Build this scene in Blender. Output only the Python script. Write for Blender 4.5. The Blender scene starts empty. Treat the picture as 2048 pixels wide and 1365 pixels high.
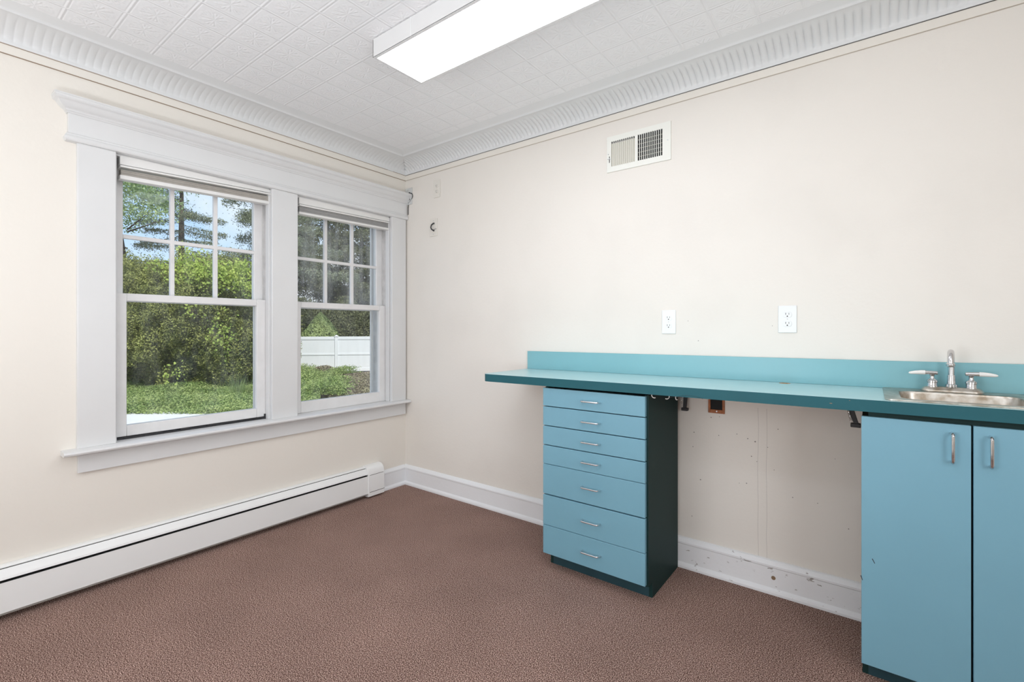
import bpy, bmesh, math, random
import numpy as np
from mathutils import Vector, Matrix

S = bpy.context.scene
COL = S.collection
random.seed(7)
RNG = np.random.default_rng(11)
PI = math.pi

# ------------------------------------------------------------------ camera
YAW = 0.6498
CAM = Vector((2.777, -2.336, 1.150))
FOC = 945.0
cam_d = bpy.data.cameras.new('camera')
cam = bpy.data.objects.new('camera', cam_d)
COL.objects.link(cam)
cam_d.sensor_width = 36.0
cam_d.lens = FOC / 2048.0 * 36.0
cam_d.shift_y = -23.5 / 2048.0
cam_d.clip_start = 0.05
cam_d.clip_end = 500
cam.location = CAM
cam.rotation_euler = (PI / 2, 0, YAW)
S.camera = cam

# ------------------------------------------------------------------ view + world + sun
S.view_settings.view_transform = 'Standard'
S.view_settings.look = 'None'
S.view_settings.gamma = 1.0
S.view_settings.use_curve_mapping = False
S.view_settings.exposure = 0.06

W = bpy.data.worlds.new('sky')
S.world = W
W.use_nodes = True
wn, wl = W.node_tree.nodes, W.node_tree.links
wn.clear()
wo = wn.new('ShaderNodeOutputWorld')
bg = wn.new('ShaderNodeBackground')
tc = wn.new('ShaderNodeTexCoord')
sep = wn.new('ShaderNodeSeparateXYZ')
wl.new(tc.outputs['Generated'], sep.inputs[0])
ramp = wn.new('ShaderNodeValToRGB')
ramp.color_ramp.elements[0].position = 0.0
ramp.color_ramp.elements[0].color = (0.62, 0.70, 0.80, 1)
ramp.color_ramp.elements[1].position = 0.6
ramp.color_ramp.elements[1].color = (0.16, 0.29, 0.56, 1)
e = ramp.color_ramp.elements.new(0.18)
e.color = (0.38, 0.54, 0.76, 1)
wl.new(sep.outputs['Z'], ramp.inputs[0])
cl = wn.new('ShaderNodeTexNoise')
cl.inputs['Scale'].default_value = 3.0
cl.inputs['Detail'].default_value = 5
clr = wn.new('ShaderNodeValToRGB')
clr.color_ramp.elements[0].position = 0.48
clr.color_ramp.elements[1].position = 0.62
wl.new(tc.outputs['Generated'], cl.inputs['Vector'])
wl.new(cl.outputs['Fac'], clr.inputs[0])
mx = wn.new('ShaderNodeMixRGB')
mx.inputs[2].default_value = (0.70, 0.73, 0.78, 1)
wl.new(clr.outputs[0], mx.inputs[0])
wl.new(ramp.outputs[0], mx.inputs[1])
wl.new(mx.outputs[0], bg.inputs['Color'])
bg.inputs['Strength'].default_value = 1.5
wl.new(bg.outputs[0], wo.inputs[0])

sun_d = bpy.data.lights.new('sun', 'SUN')
sun_d.energy = 5.0
sun_d.angle = math.radians(3)
sun_d.color = (1.0, 0.95, 0.86)
sun = bpy.data.objects.new('sun', sun_d)
COL.objects.link(sun)
sun.rotation_euler = Vector((0.62, -0.25, 0.85)).to_track_quat('Z', 'Y').to_euler()
LAMP_EMIT = 7.9        # strength of the two ceiling panels

def softbox(name, loc, target, size, watts, color=(.93, .985, 1.06)):
    d = bpy.data.lights.new(name, 'AREA'); d.energy = watts; d.size = size; d.shape = 'DISK'; d.color = color
    o = bpy.data.objects.new(name, d); COL.objects.link(o)
    o.location = loc
    o.rotation_euler = (Vector(target) - Vector(loc)).to_track_quat('-Z', 'Y').to_euler()
    return o
# unseen fill lamp added beside the camera, turned up to brighten the ceiling
softbox('ceiling_fill', (2.05, -2.75, .8), (1.9, -2.2, 2.4), .5, 18)

def area_fill(name, loc, target, sx, sy, watts):
    o = softbox(name, loc, target, sx, watts, (.95, .985, 1.04))
    o.data.shape = 'RECTANGLE'; o.data.size = sx; o.data.size_y = sy
    return o
# rectangular fill lamps added to brighten the room, on unseen right and rear walls
area_fill('fill_right', (3.925, -2.2, 1.35), (0, -2.2, 1.35), 1.10, 1.20, 23)
area_fill('fill_rear', (1.15, -3.575, 1.45), (1.15, 0, 1.45), 1.10, 1.20, 17)

# ------------------------------------------------------------------ materials
def lin(r, g, b):
    f = lambda c: (c / 255 / 12.92) if c / 255 <= 0.04045 else ((c / 255 + 0.055) / 1.055) ** 2.4
    return (f(r), f(g), f(b), 1.0)

def mat(name, color, rough=0.5, metal=0.0, spec=0.5, noise=None, bump=None, coat=0):
    """noise = (scale, amount), bump = (scale, distance)"""
    m = bpy.data.materials.new(name)
    m.use_nodes = True
    n, l = m.node_tree.nodes, m.node_tree.links
    b = n['Principled BSDF']
    b.inputs['Roughness'].default_value = rough
    b.inputs['Metallic'].default_value = metal
    b.inputs['Specular IOR Level'].default_value = spec
    b.inputs['Coat Weight'].default_value = coat
    b.inputs['Base Color'].default_value = color
    t = None
    if noise or bump:
        t = n.new('ShaderNodeTexCoord')
    if noise:
        x = n.new('ShaderNodeTexNoise')
        x.inputs['Scale'].default_value = noise[0]
        x.inputs['Detail'].default_value = 4
        r = n.new('ShaderNodeMapRange')
        r.inputs['From Min'].default_value = 0.3
        r.inputs['From Max'].default_value = 0.7
        r.inputs['To Min'].default_value = 1 - noise[1]
        r.inputs['To Max'].default_value = 1 + noise[1]
        v = n.new('ShaderNodeVectorMath'); v.operation = 'SCALE'
        v.inputs[0].default_value = color[:3]
        l.new(t.outputs['Object'], x.inputs['Vector'])
        l.new(x.outputs['Fac'], r.inputs['Value'])
        l.new(r.outputs[0], v.inputs['Scale'])
        l.new(v.outputs[0], b.inputs['Base Color'])
    if bump:
        x = n.new('ShaderNodeTexNoise')
        x.inputs['Scale'].default_value = bump[0]
        x.inputs['Detail'].default_value = 3
        bp = n.new('ShaderNodeBump')
        bp.inputs['Distance'].default_value = bump[1]
        bp.inputs['Strength'].default_value = 1
        l.new(t.outputs['Object'], x.inputs['Vector'])
        l.new(x.outputs['Fac'], bp.inputs['Height'])
        l.new(bp.outputs[0], b.inputs['Normal'])
    return m

def math_node(nt, op, a, b=None, c=None):
    x = nt.nodes.new('ShaderNodeMath'); x.operation = op
    for i, v in enumerate((a, b, c)):
        if v is None: continue
        if isinstance(v, (int, float)): x.inputs[i].default_value = v
        else: nt.links.new(v, x.inputs[i])
    return x.outputs[0]

M = {}
M['wall_left'] = mat('cream_wall_paint', (0.83, 0.785, 0.715, 1), 0.55, spec=0.3, noise=(1.3, 0.012), bump=(60, 0.0006))
M['trimboard'] = mat('cream_painted_board', (0.83, 0.79, 0.72, 1), 0.5, spec=0.3)
M['white'] = mat('white_gloss_paint', (0.73, 0.73, 0.725, 1), 0.34, noise=(6, 0.012), bump=(30, 0.0003))
M['white_sash'] = mat('white_sash_paint', (0.78, 0.77, 0.76, 1), 0.4, noise=(14, 0.03), bump=(40, 0.001))
M['jamb'] = mat('worn_jamb_paint', (0.62, 0.61, 0.60, 1), 0.5, noise=(18, 0.12), bump=(40, 0.001))
M['cove'] = mat('grey_white_tin_paint', (0.76, 0.77, 0.77, 1), 0.42, noise=(2, 0.015))
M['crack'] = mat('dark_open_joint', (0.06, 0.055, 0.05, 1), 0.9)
M['joint'] = mat('brown_open_joint', (0.30, 0.22, 0.16, 1), 0.9)
M['faint_joint'] = mat('pale_brown_hairline', (0.50, 0.44, 0.37, 1), 0.9)
M['heater'] = mat('heater_enamel', (0.88, 0.885, 0.875, 1), 0.35, noise=(4, 0.01))
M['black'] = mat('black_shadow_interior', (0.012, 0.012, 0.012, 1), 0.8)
M['black_plastic'] = mat('black_rubber', (0.02, 0.02, 0.022, 1), 0.5)
M['teal'] = mat('teal_laminate_front', (0.183, 0.385, 0.485, 1), 0.42, noise=(3, 0.03))
M['teal_edge'] = mat('dark_teal_edge_band', (0.018, 0.105, 0.128, 1), 0.5, spec=0.25, noise=(5, 0.05))
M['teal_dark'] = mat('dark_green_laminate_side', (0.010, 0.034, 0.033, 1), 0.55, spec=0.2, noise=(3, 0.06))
M['kick'] = mat('dark_teal_plinth', (0.018, 0.062, 0.080, 1), 0.5, noise=(5, 0.1))
M['front_edge'] = mat('pale_drawer_edge', (0.40, 0.55, 0.56, 1), 0.5)
M['chrome'] = mat('chrome', (0.66, 0.66, 0.67, 1), 0.12, metal=1)
M['satin'] = mat('satin_steel_handle', (0.75, 0.76, 0.77, 1), 0.25, metal=1)
M['porcelain'] = mat('white_porcelain_handle', (0.86, 0.85, 0.82, 1), 0.2, coat=0.3)
M['plate'] = mat('white_plastic_plate', (0.85, 0.865, 0.86, 1), 0.3)
M['plate_wall'] = mat('cream_painted_plate', (0.80, 0.765, 0.70, 1), 0.45)
M['metalplate'] = mat('grey_metal_plate', (0.66, 0.67, 0.66, 1), 0.45, noise=(30, 0.05))
M['vent'] = mat('ivory_vent_enamel', (0.86, 0.86, 0.80, 1), 0.4)
M['vent_blade'] = mat('beige_damper_blade', (0.55, 0.52, 0.42, 1), 0.5)
M['orange'] = mat('rusty_orange_box', (0.36, 0.11, 0.028, 1), 0.5, noise=(60, 0.25))
M['shade_fabric'] = mat('taupe_shade_fabric', (0.40, 0.37, 0.33, 1), 0.9, noise=(50, 0.06))
M['shade_fabric2'] = mat('grey_shade_fabric', (0.33, 0.325, 0.315, 1), 0.9, noise=(50, 0.05))
M['shade_rail'] = mat('shade_rail_white', (0.80, 0.79, 0.765, 1), 0.35)
M['bark'] = mat('grey_brown_bark', (0.11, 0.085, 0.065, 1), 0.9, noise=(8, 0.3), bump=(20, 0.02))
M['vinyl'] = mat('white_vinyl_fence', (0.66, 0.68, 0.71, 1), 0.4)
M['concrete'] = mat('pale_concrete', (0.60, 0.60, 0.60, 1), 0.8, noise=(2, 0.04))
M['knot'] = mat('tan_filler_plug', (0.26, 0.17, 0.10, 1), 0.7)

# wood fibre seen in the cut holes
M['wood'] = mat('particle_board', (0.55, 0.36, 0.19, 1), 0.8, noise=(120, 0.3))

def wall_mat():
    """cream paint with the dirt, pencil lines and nail holes of the counter wall"""
    m = mat('cream_wall_paint_marked', (0.83, 0.785, 0.715, 1), 0.5, spec=0.3, bump=(60, 0.0006))
    nt = m.node_tree; n, l = nt.nodes, nt.links
    b = n['Principled BSDF']
    g = n.new('ShaderNodeTexCoord')
    sp = n.new('ShaderNodeSeparateXYZ'); l.new(g.outputs['Object'], sp.inputs[0])
    X, Z = sp.outputs['X'], sp.outputs['Z']
    # two faint pencil lines in the knee space
    ln = None
    wob = n.new('ShaderNodeTexNoise'); wob.inputs['Scale'].default_value = 5
    l.new(g.outputs['Object'], wob.inputs['Vector'])
    wz = math_node(nt, 'MULTIPLY', wob.outputs['Fac'], 0.012)
    for x0 in (2.371, 2.405):
        d = math_node(nt, 'ABSOLUTE', math_node(nt, 'SUBTRACT', math_node(nt, 'SUBTRACT', X, x0), wz))
        k = math_node(nt, 'LESS_THAN', d, 0.0011)
        ln = k if ln is None else math_node(nt, 'MAXIMUM', ln, k)
    zz = math_node(nt, 'MULTIPLY', math_node(nt, 'LESS_THAN', Z, 0.80), math_node(nt, 'GREATER_THAN', Z, 0.14))
    ln = math_node(nt, 'MULTIPLY', math_node(nt, 'MULTIPLY', ln, zz), 0.22)
    # pin holes
    dots = None
    for (x0, z0, r) in ((2.178, .735, .0035), (2.215, .742, .0025), (2.10, .655, .0035), (2.212, .655, .003), (2.29, .672, .003),
                        (2.335, .657, .0035), (2.365, .648, .0045), (2.415, .630, .0025), (2.35, .58, .0035), (2.372, .56, .0025),
                        (2.33, .455, .0035), (2.30, .45, .002), (2.095, .585, .003), (2.13, .433, .004), (2.455, .715, .003),
                        (2.51, .43, .003), (2.60, .425, .0025), (2.705, .345, .003), (2.44, .535, .0025), (2.09, .25, .003),
                        (2.12, 1.095, .003), (2.072, 1.19, .0025), (2.433, 1.165, .002), (2.66, .62, .002)):
        dx = math_node(nt, 'SUBTRACT', X, x0); dz = math_node(nt, 'SUBTRACT', Z, z0)
        q = math_node(nt, 'ADD', math_node(nt, 'MULTIPLY', dx, dx), math_node(nt, 'MULTIPLY', dz, dz))
        k = math_node(nt, 'LESS_THAN', q, r * r * .5)
        dots = k if dots is None else math_node(nt, 'MAXIMUM', dots, k)
    dots = math_node(nt, 'MULTIPLY', dots, 0.75)
    # broad faint smudges
    sm = n.new('ShaderNodeTexNoise'); sm.inputs['Scale'].default_value = 2.2; sm.inputs['Detail'].default_value = 5
    l.new(g.outputs['Object'], sm.inputs['Vector'])
    mr = n.new('ShaderNodeMapRange'); mr.inputs['From Min'].default_value = .5; mr.inputs['From Max'].default_value = .8
    mr.inputs['To Max'].default_value = 0.06; l.new(sm.outputs['Fac'], mr.inputs['Value'])
    f = math_node(nt, 'MAXIMUM', math_node(nt, 'MAXIMUM', ln, dots), mr.outputs[0])
    mixc = n.new('ShaderNodeMixRGB')
    mixc.inputs[1].default_value = (0.83, 0.79, 0.73, 1)
    mixc.inputs[2].default_value = (0.10, 0.08, 0.07, 1)
    l.new(f, mixc.inputs[0]); l.new(mixc.outputs[0], b.inputs['Base Color'])
    return m
M['wall_back'] = wall_mat()

def base_worn():
    m = mat('worn_grey_white_baseboard_paint', (0.70, 0.71, 0.72, 1), 0.4, bump=(30, 0.001))
    nt = m.node_tree; n, l = nt.nodes, nt.links
    g = n.new('ShaderNodeTexCoord')
    mp = n.new('ShaderNodeMapping'); mp.inputs['Scale'].default_value = (1, 1, 2.2)
    l.new(g.outputs['Object'], mp.inputs['Vector'])
    t = n.new('ShaderNodeTexNoise'); t.inputs['Scale'].default_value = 28; t.inputs['Detail'].default_value = 6
    l.new(mp.outputs[0], t.inputs['Vector'])
    sp = n.new('ShaderNodeSeparateXYZ'); l.new(g.outputs['Object'], sp.inputs[0])
    mr = n.new('ShaderNodeMapRange'); mr.inputs['From Min'].default_value = .66; mr.inputs['From Max'].default_value = .70
    l.new(t.outputs['Fac'], mr.inputs['Value'])
    k = math_node(nt, 'MULTIPLY', mr.outputs[0], math_node(nt, 'GREATER_THAN', sp.outputs['X'], 1.9))
    k = math_node(nt, 'MULTIPLY', k, 0.7)
    mixc = n.new('ShaderNodeMixRGB')
    mixc.inputs[1].default_value = (0.86, 0.87, 0.885, 1)
    mixc.inputs[2].default_value = (0.16, 0.12, 0.09, 1)
    l.new(k, mixc.inputs[0]); l.new(mixc.outputs[0], n['Principled BSDF'].inputs['Base Color'])
    return m
M['baseboard'] = base_worn()

def counter_mat():
    m = mat('teal_counter_laminate', (0.26, 0.50, 0.545, 1), 0.22, spec=0.6)
    nt = m.node_tree; n, l = nt.nodes, nt.links
    g = n.new('ShaderNodeTexCoord')
    mp = n.new('ShaderNodeMapping'); mp.inputs['Scale'].default_value = (2.5, 22, 2)
    l.new(g.outputs['Object'], mp.inputs['Vector'])
    t = n.new('ShaderNodeTexNoise'); t.inputs['Scale'].default_value = 2.2; t.inputs['Detail'].default_value = 6
    l.new(mp.outputs[0], t.inputs['Vector'])
    mr = n.new('ShaderNodeMapRange'); mr.inputs['From Min'].default_value = .42; mr.inputs['From Max'].default_value = .68
    l.new(t.outputs['Fac'], mr.inputs['Value'])
    mixc = n.new('ShaderNodeMixRGB')
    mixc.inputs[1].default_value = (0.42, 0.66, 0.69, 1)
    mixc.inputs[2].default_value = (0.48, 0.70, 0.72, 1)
    l.new(mr.outputs[0], mixc.inputs[0]); l.new(mixc.outputs[0], n['Principled BSDF'].inputs['Base Color'])
    rr = n.new('ShaderNodeMapRange'); rr.inputs["To Min"].default_value = .27; rr.inputs["To Max"].default_value = .33
    l.new(t.outputs['Fac'], rr.inputs['Value']); l.new(rr.outputs[0], n['Principled BSDF'].inputs['Roughness'])
    return m
M['counter'] = counter_mat()
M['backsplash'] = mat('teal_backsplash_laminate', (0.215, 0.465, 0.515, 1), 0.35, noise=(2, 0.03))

def steel_mat():
    m = mat('stained_stainless_steel', (0.46, 0.41, 0.35, 1), 0.28, metal=1)
    nt = m.node_tree; n, l = nt.nodes, nt.links
    g = n.new('ShaderNodeTexCoord')
    t = n.new('ShaderNodeTexNoise'); t.inputs['Scale'].default_value = 35; t.inputs['Detail'].default_value = 6
    l.new(g.outputs['Object'], t.inputs['Vector'])
    cr = n.new('ShaderNodeValToRGB')
    cr.color_ramp.elements[0].position = .35; cr.color_ramp.elements[0].color = (0.36, 0.30, 0.23, 1)
    cr.color_ramp.elements[1].position = .62; cr.color_ramp.elements[1].color = (0.60, 0.57, 0.52, 1)
    l.new(t.outputs['Fac'], cr.inputs[0]); l.new(cr.outputs[0], n['Principled BSDF'].inputs['Base Color'])
    rr = n.new('ShaderNodeMapRange'); rr.inputs['To Min'].default_value = .2; rr.inputs['To Max'].default_value = .45
    l.new(t.outputs['Fac'], rr.inputs['Value']); l.new(rr.outputs[0], n['Principled BSDF'].inputs['Roughness'])
    return m
M['steel'] = steel_mat()

def carpet_mat():
    m = mat('brown_loop_carpet', (0.2, 0.12, 0.1, 1), 0.95, spec=0.1)
    nt = m.node_tree; n, l = nt.nodes, nt.links
    g = n.new('ShaderNodeTexCoord')
    t = n.new('ShaderNodeTexNoise'); t.inputs['Scale'].default_value = 290; t.inputs['Detail'].default_value = 4
    t.inputs['Roughness'].default_value = .75
    v = n.new('ShaderNodeTexVoronoi'); v.inputs['Scale'].default_value = 260
    big = n.new('ShaderNodeTexNoise'); big.inputs['Scale'].default_value = 3; big.inputs['Detail'].default_value = 3
    for x in (t, v, big): l.new(g.outputs['Object'], x.inputs['Vector'])
    cr = n.new('ShaderNodeValToRGB')
    cr.color_ramp.elements[0].position = .42; cr.color_ramp.elements[0].color = (0.040, 0.018, 0.013, 1)
    cr.color_ramp.elements[1].position = .60; cr.color_ramp.elements[1].color = (0.80, 0.59, 0.50, 1)
    e2 = cr.color_ramp.elements.new(.5); e2.color = (0.215, 0.114, 0.090, 1)
    l.new(t.outputs['Fac'], cr.inputs[0])
    mr = n.new('ShaderNodeMapRange'); mr.inputs['From Min'].default_value = .3; mr.inputs['From Max'].default_value = .7
    mr.inputs['To Min'].default_value = .92; mr.inputs['To Max'].default_value = 1.08
    l.new(big.outputs['Fac'], mr.inputs['Value'])
    sc = n.new('ShaderNodeVectorMath'); sc.operation = 'SCALE'
    l.new(cr.outputs[0], sc.inputs[0]); l.new(mr.outputs[0], sc.inputs['Scale'])
    l.new(sc.outputs[0], n['Principled BSDF'].inputs['Base Color'])
    bp = n.new('ShaderNodeBump'); bp.inputs['Distance'].default_value = .003; bp.inputs['Strength'].default_value = .7
    l.new(math_node(nt, 'ADD', t.outputs['Fac'], v.outputs['Distance']), bp.inputs['Height'])
    l.new(bp.outputs[0], n['Principled BSDF'].inputs['Normal'])
    return m
M['carpet'] = carpet_mat()

def ceiling_mat():
    """pressed tin: 0.15 m square tiles, beaded joints, a radiating flower in each tile"""
    m = mat('pressed_tin_ceiling_paint', (0.875, 0.88, 0.885, 1), 0.42, spec=0.4)
    nt = m.node_tree; n, l = nt.nodes, nt.links
    g = n.new('ShaderNodeTexCoord')
    sp = n.new('ShaderNodeSeparateXYZ'); l.new(g.outputs['Object'], sp.inputs[0])
    u = math_node(nt, 'SUBTRACT', math_node(nt, 'FRACT', math_node(nt, 'DIVIDE', math_node(nt, 'SUBTRACT', sp.outputs['X'], 0.023), 0.15)), 0.5)
    v = math_node(nt, 'SUBTRACT', math_node(nt, 'FRACT', math_node(nt, 'DIVIDE', math_node(nt, 'SUBTRACT', sp.outputs['Y'], 0.02), 0.15)), 0.5)
    au, av = math_node(nt, 'ABSOLUTE', u), math_node(nt, 'ABSOLUTE', v)
    mxx = math_node(nt, 'MAXIMUM', au, av)
    # bead along the joints: raised strip with a groove either side
    def bump_at(c, w, val):
        d = math_node(nt, 'DIVIDE', math_node(nt, 'SUBTRACT', val, c), w)
        d2 = math_node(nt, 'MULTIPLY', d, d)
        return math_node(nt, 'POWER', 2.718, math_node(nt, 'MULTIPLY', d2, -1))
    bead = math_node(nt, 'SUBTRACT', bump_at(0.5, 0.022, mxx), math_node(nt, 'MULTIPLY', bump_at(0.455, 0.018, mxx), 0.8))
    r = math_node(nt, 'SQRT', math_node(nt, 'ADD', math_node(nt, 'MULTIPLY', u, u), math_node(nt, 'MULTIPLY', v, v)))
    th = math_node(nt, 'ARCTAN2', v, u)
    pet = math_node(nt, 'POWER', math_node(nt, 'ABSOLUTE', math_node(nt, 'COSINE', math_node(nt, 'MULTIPLY', th, 4))), 1.5)
    fall = bump_at(0.13, 0.10, r)
    flower = math_node(nt, 'MULTIPLY', pet, fall)
    # scrollwork around the flower
    cmb = n.new('ShaderNodeCombineXYZ')
    l.new(au, cmb.inputs[0]); l.new(av, cmb.inputs[1])
    vo = n.new('ShaderNodeTexVoronoi'); vo.inputs['Scale'].default_value = 13; vo.feature = 'SMOOTH_F1'
    vo.inputs['Smoothness'].default_value = .3
    l.new(cmb.outputs[0], vo.inputs['Vector'])
    ring = bump_at(0.30, 0.11, r)
    scroll = math_node(nt, 'MULTIPLY', math_node(nt, 'SUBTRACT', 1.0, math_node(nt, 'MULTIPLY', vo.outputs['Distance'], 1.6)), ring)
    pet2 = math_node(nt, 'MULTIPLY', math_node(nt, 'COSINE', math_node(nt, 'MULTIPLY', th, 24)), math_node(nt, 'MULTIPLY', bump_at(0.27, 0.06, r), 0.35))
    h = math_node(nt, 'ADD', math_node(nt, 'ADD', bead, flower), math_node(nt, 'ADD', math_node(nt, 'MULTIPLY', scroll, 0.9), pet2))
    # the border band next to the cove is plain
    inx = math_node(nt, 'GREATER_THAN', sp.outputs['X'], 0.215)
    iny = math_node(nt, 'LESS_THAN', sp.outputs['Y'], -0.222)
    h = math_node(nt, 'MULTIPLY', h, math_node(nt, 'MULTIPLY', inx, iny))
    bp = n.new('ShaderNodeBump'); bp.inputs['Distance'].default_value = .0035; bp.inputs['Strength'].default_value = .34
    l.new(h, bp.inputs['Height']); l.new(bp.outputs[0], n['Principled BSDF'].inputs['Normal'])
    return m
M['ceiling'] = ceiling_mat()

def emit_mat(name, color, s):
    m = bpy.data.materials.new(name); m.use_nodes = True
    n, l = m.node_tree.nodes, m.node_tree.links
    n.clear()
    o = n.new('ShaderNodeOutputMaterial'); e = n.new('ShaderNodeEmission')
    e.inputs[0].default_value = color; e.inputs[1].default_value = s
    l.new(e.outputs[0], o.inputs[0])
    return m
M['lamp'] = emit_mat('lit_diffuser_panel', (0.94, 0.985, 1.06, 1), LAMP_EMIT)

def glass_mat(name, dirt, streak):
    m = bpy.data.materials.new(name); m.use_nodes = True
    nt = m.node_tree; n, l = nt.nodes, nt.links
    n.clear()
    o = n.new('ShaderNodeOutputMaterial')
    tr = n.new('ShaderNodeBsdfTransparent'); tr.inputs[0].default_value = (0.95, 0.965, 0.955, 1)
    gl = n.new('ShaderNodeBsdfGlossy'); gl.inputs['Roughness'].default_value = 0.02
    fr = n.new('ShaderNodeFresnel'); fr.inputs[0].default_value = 1.5
    mx1 = n.new('ShaderNodeMixShader')
    ff = math_node(nt, 'MULTIPLY', fr.outputs[0], 0.22)
    l.new(ff, mx1.inputs[0]); l.new(tr.outputs[0], mx1.inputs[1]); l.new(gl.outputs[0], mx1.inputs[2])
    df = n.new('ShaderNodeBsdfDiffuse'); df.inputs[0].default_value = (0.75, 0.80, 0.84, 1)
    g = n.new('ShaderNodeTexCoord')
    mp = n.new('ShaderNodeMapping'); mp.inputs['Scale'].default_value = (1, 9, streak)
    l.new(g.outputs['Object'], mp.inputs['Vector'])
    t = n.new('ShaderNodeTexNoise'); t.inputs['Scale'].default_value = 2.0; t.inputs['Detail'].default_value = 5
    l.new(mp.outputs[0], t.inputs['Vector'])
    mr = n.new('ShaderNodeMapRange'); mr.inputs['From Min'].default_value = .4; mr.inputs['From Max'].default_value = .75
    mr.inputs['To Min'].default_value = dirt[0]; mr.inputs['To Max'].default_value = dirt[1]
    l.new(t.outputs['Fac'], mr.inputs['Value'])
    mx2 = n.new('ShaderNodeMixShader')
    l.new(mr.outputs[0], mx2.inputs[0]); l.new(mx1.outputs[0], mx2.inputs[1]); l.new(df.outputs[0], mx2.inputs[2])
    l.new(mx2.outputs[0], o.inputs[0])
    return m
M['glass'] = glass_mat('clear_old_window_glass', (0.01, 0.05), 3)
M['glass_dirty'] = glass_mat('streaked_old_window_glass', (0.04, 0.22), 1.0)

def leaf_mat(name, c1, c2, trans=0.35, rough=0.6):
    m = bpy.data.materials.new(name); m.use_nodes = True
    nt = m.node_tree; n, l = nt.nodes, nt.links
    b = n['Principled BSDF']; b.inputs['Roughness'].default_value = rough
    b.inputs['Specular IOR Level'].default_value = 0.25
    g = n.new('ShaderNodeNewGeometry')
    cr = n.new('ShaderNodeMixRGB')
    cr.inputs[1].default_value = (*c1, 1); cr.inputs[2].default_value = (*c2, 1)
    t = n.new('ShaderNodeTexNoise'); t.inputs['Scale'].default_value = 1.3; t.inputs['Detail'].default_value = 3
    tcx = n.new('ShaderNodeTexCoord'); l.new(tcx.outputs['Object'], t.inputs['Vector'])
    mr = n.new('ShaderNodeMapRange'); mr.inputs['From Min'].default_value = .35; mr.inputs['From Max'].default_value = .65
    l.new(t.outputs['Fac'], mr.inputs['Value'])
    k = math_node(nt, 'ADD', math_node(nt, 'MULTIPLY', g.outputs['Random Per Island'], .5), math_node(nt, 'MULTIPLY', mr.outputs[0], .5))
    l.new(k, cr.inputs[0]); l.new(cr.outputs[0], b.inputs['Base Color'])
    tl = n.new('ShaderNodeBsdfTranslucent'); l.new(cr.outputs[0], tl.inputs[0])
    mxs = n.new('ShaderNodeMixShader'); mxs.inputs[0].default_value = trans
    l.new(b.outputs[0], mxs.inputs[1]); l.new(tl.outputs[0], mxs.inputs[2])
    l.new(mxs.outputs[0], n['Material Output'].inputs[0])
    return m
M['yew'] = leaf_mat('olive_evergreen_leaves', (0.075, 0.10, 0.035), (0.38, 0.40, 0.13), 0.15)
M['vine'] = leaf_mat('bright_vine_leaves', (0.24, 0.36, 0.07), (0.54, 0.62, 0.17), 0.4)
M['maple'] = leaf_mat('light_maple_leaves', (0.28, 0.40, 0.18), (0.50, 0.60, 0.34), 0.45)
M['needle'] = leaf_mat('grey_green_needles', (0.15, 0.18, 0.12), (0.28, 0.31, 0.20), 0.2)
M['dark_tree'] = leaf_mat('dark_olive_leaves', (0.11, 0.125, 0.07), (0.24, 0.25, 0.13), 0.3)
M['cone_tree'] = leaf_mat('fresh_green_arborvitae', (0.25, 0.33, 0.13), (0.40, 0.47, 0.21), 0.3)
M['grass'] = leaf_mat('grass_green', (0.14, 0.23, 0.06), (0.46, 0.53, 0.22), 0.35)
M['weed'] = leaf_mat('brown_green_weeds', (0.22, 0.18, 0.14), (0.34, 0.32, 0.20), 0.3)
M['soil'] = mat('brown_mulch_soil', (0.27, 0.21, 0.16, 1), 0.95, noise=(6, 0.35), bump=(12, 0.05))

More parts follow.
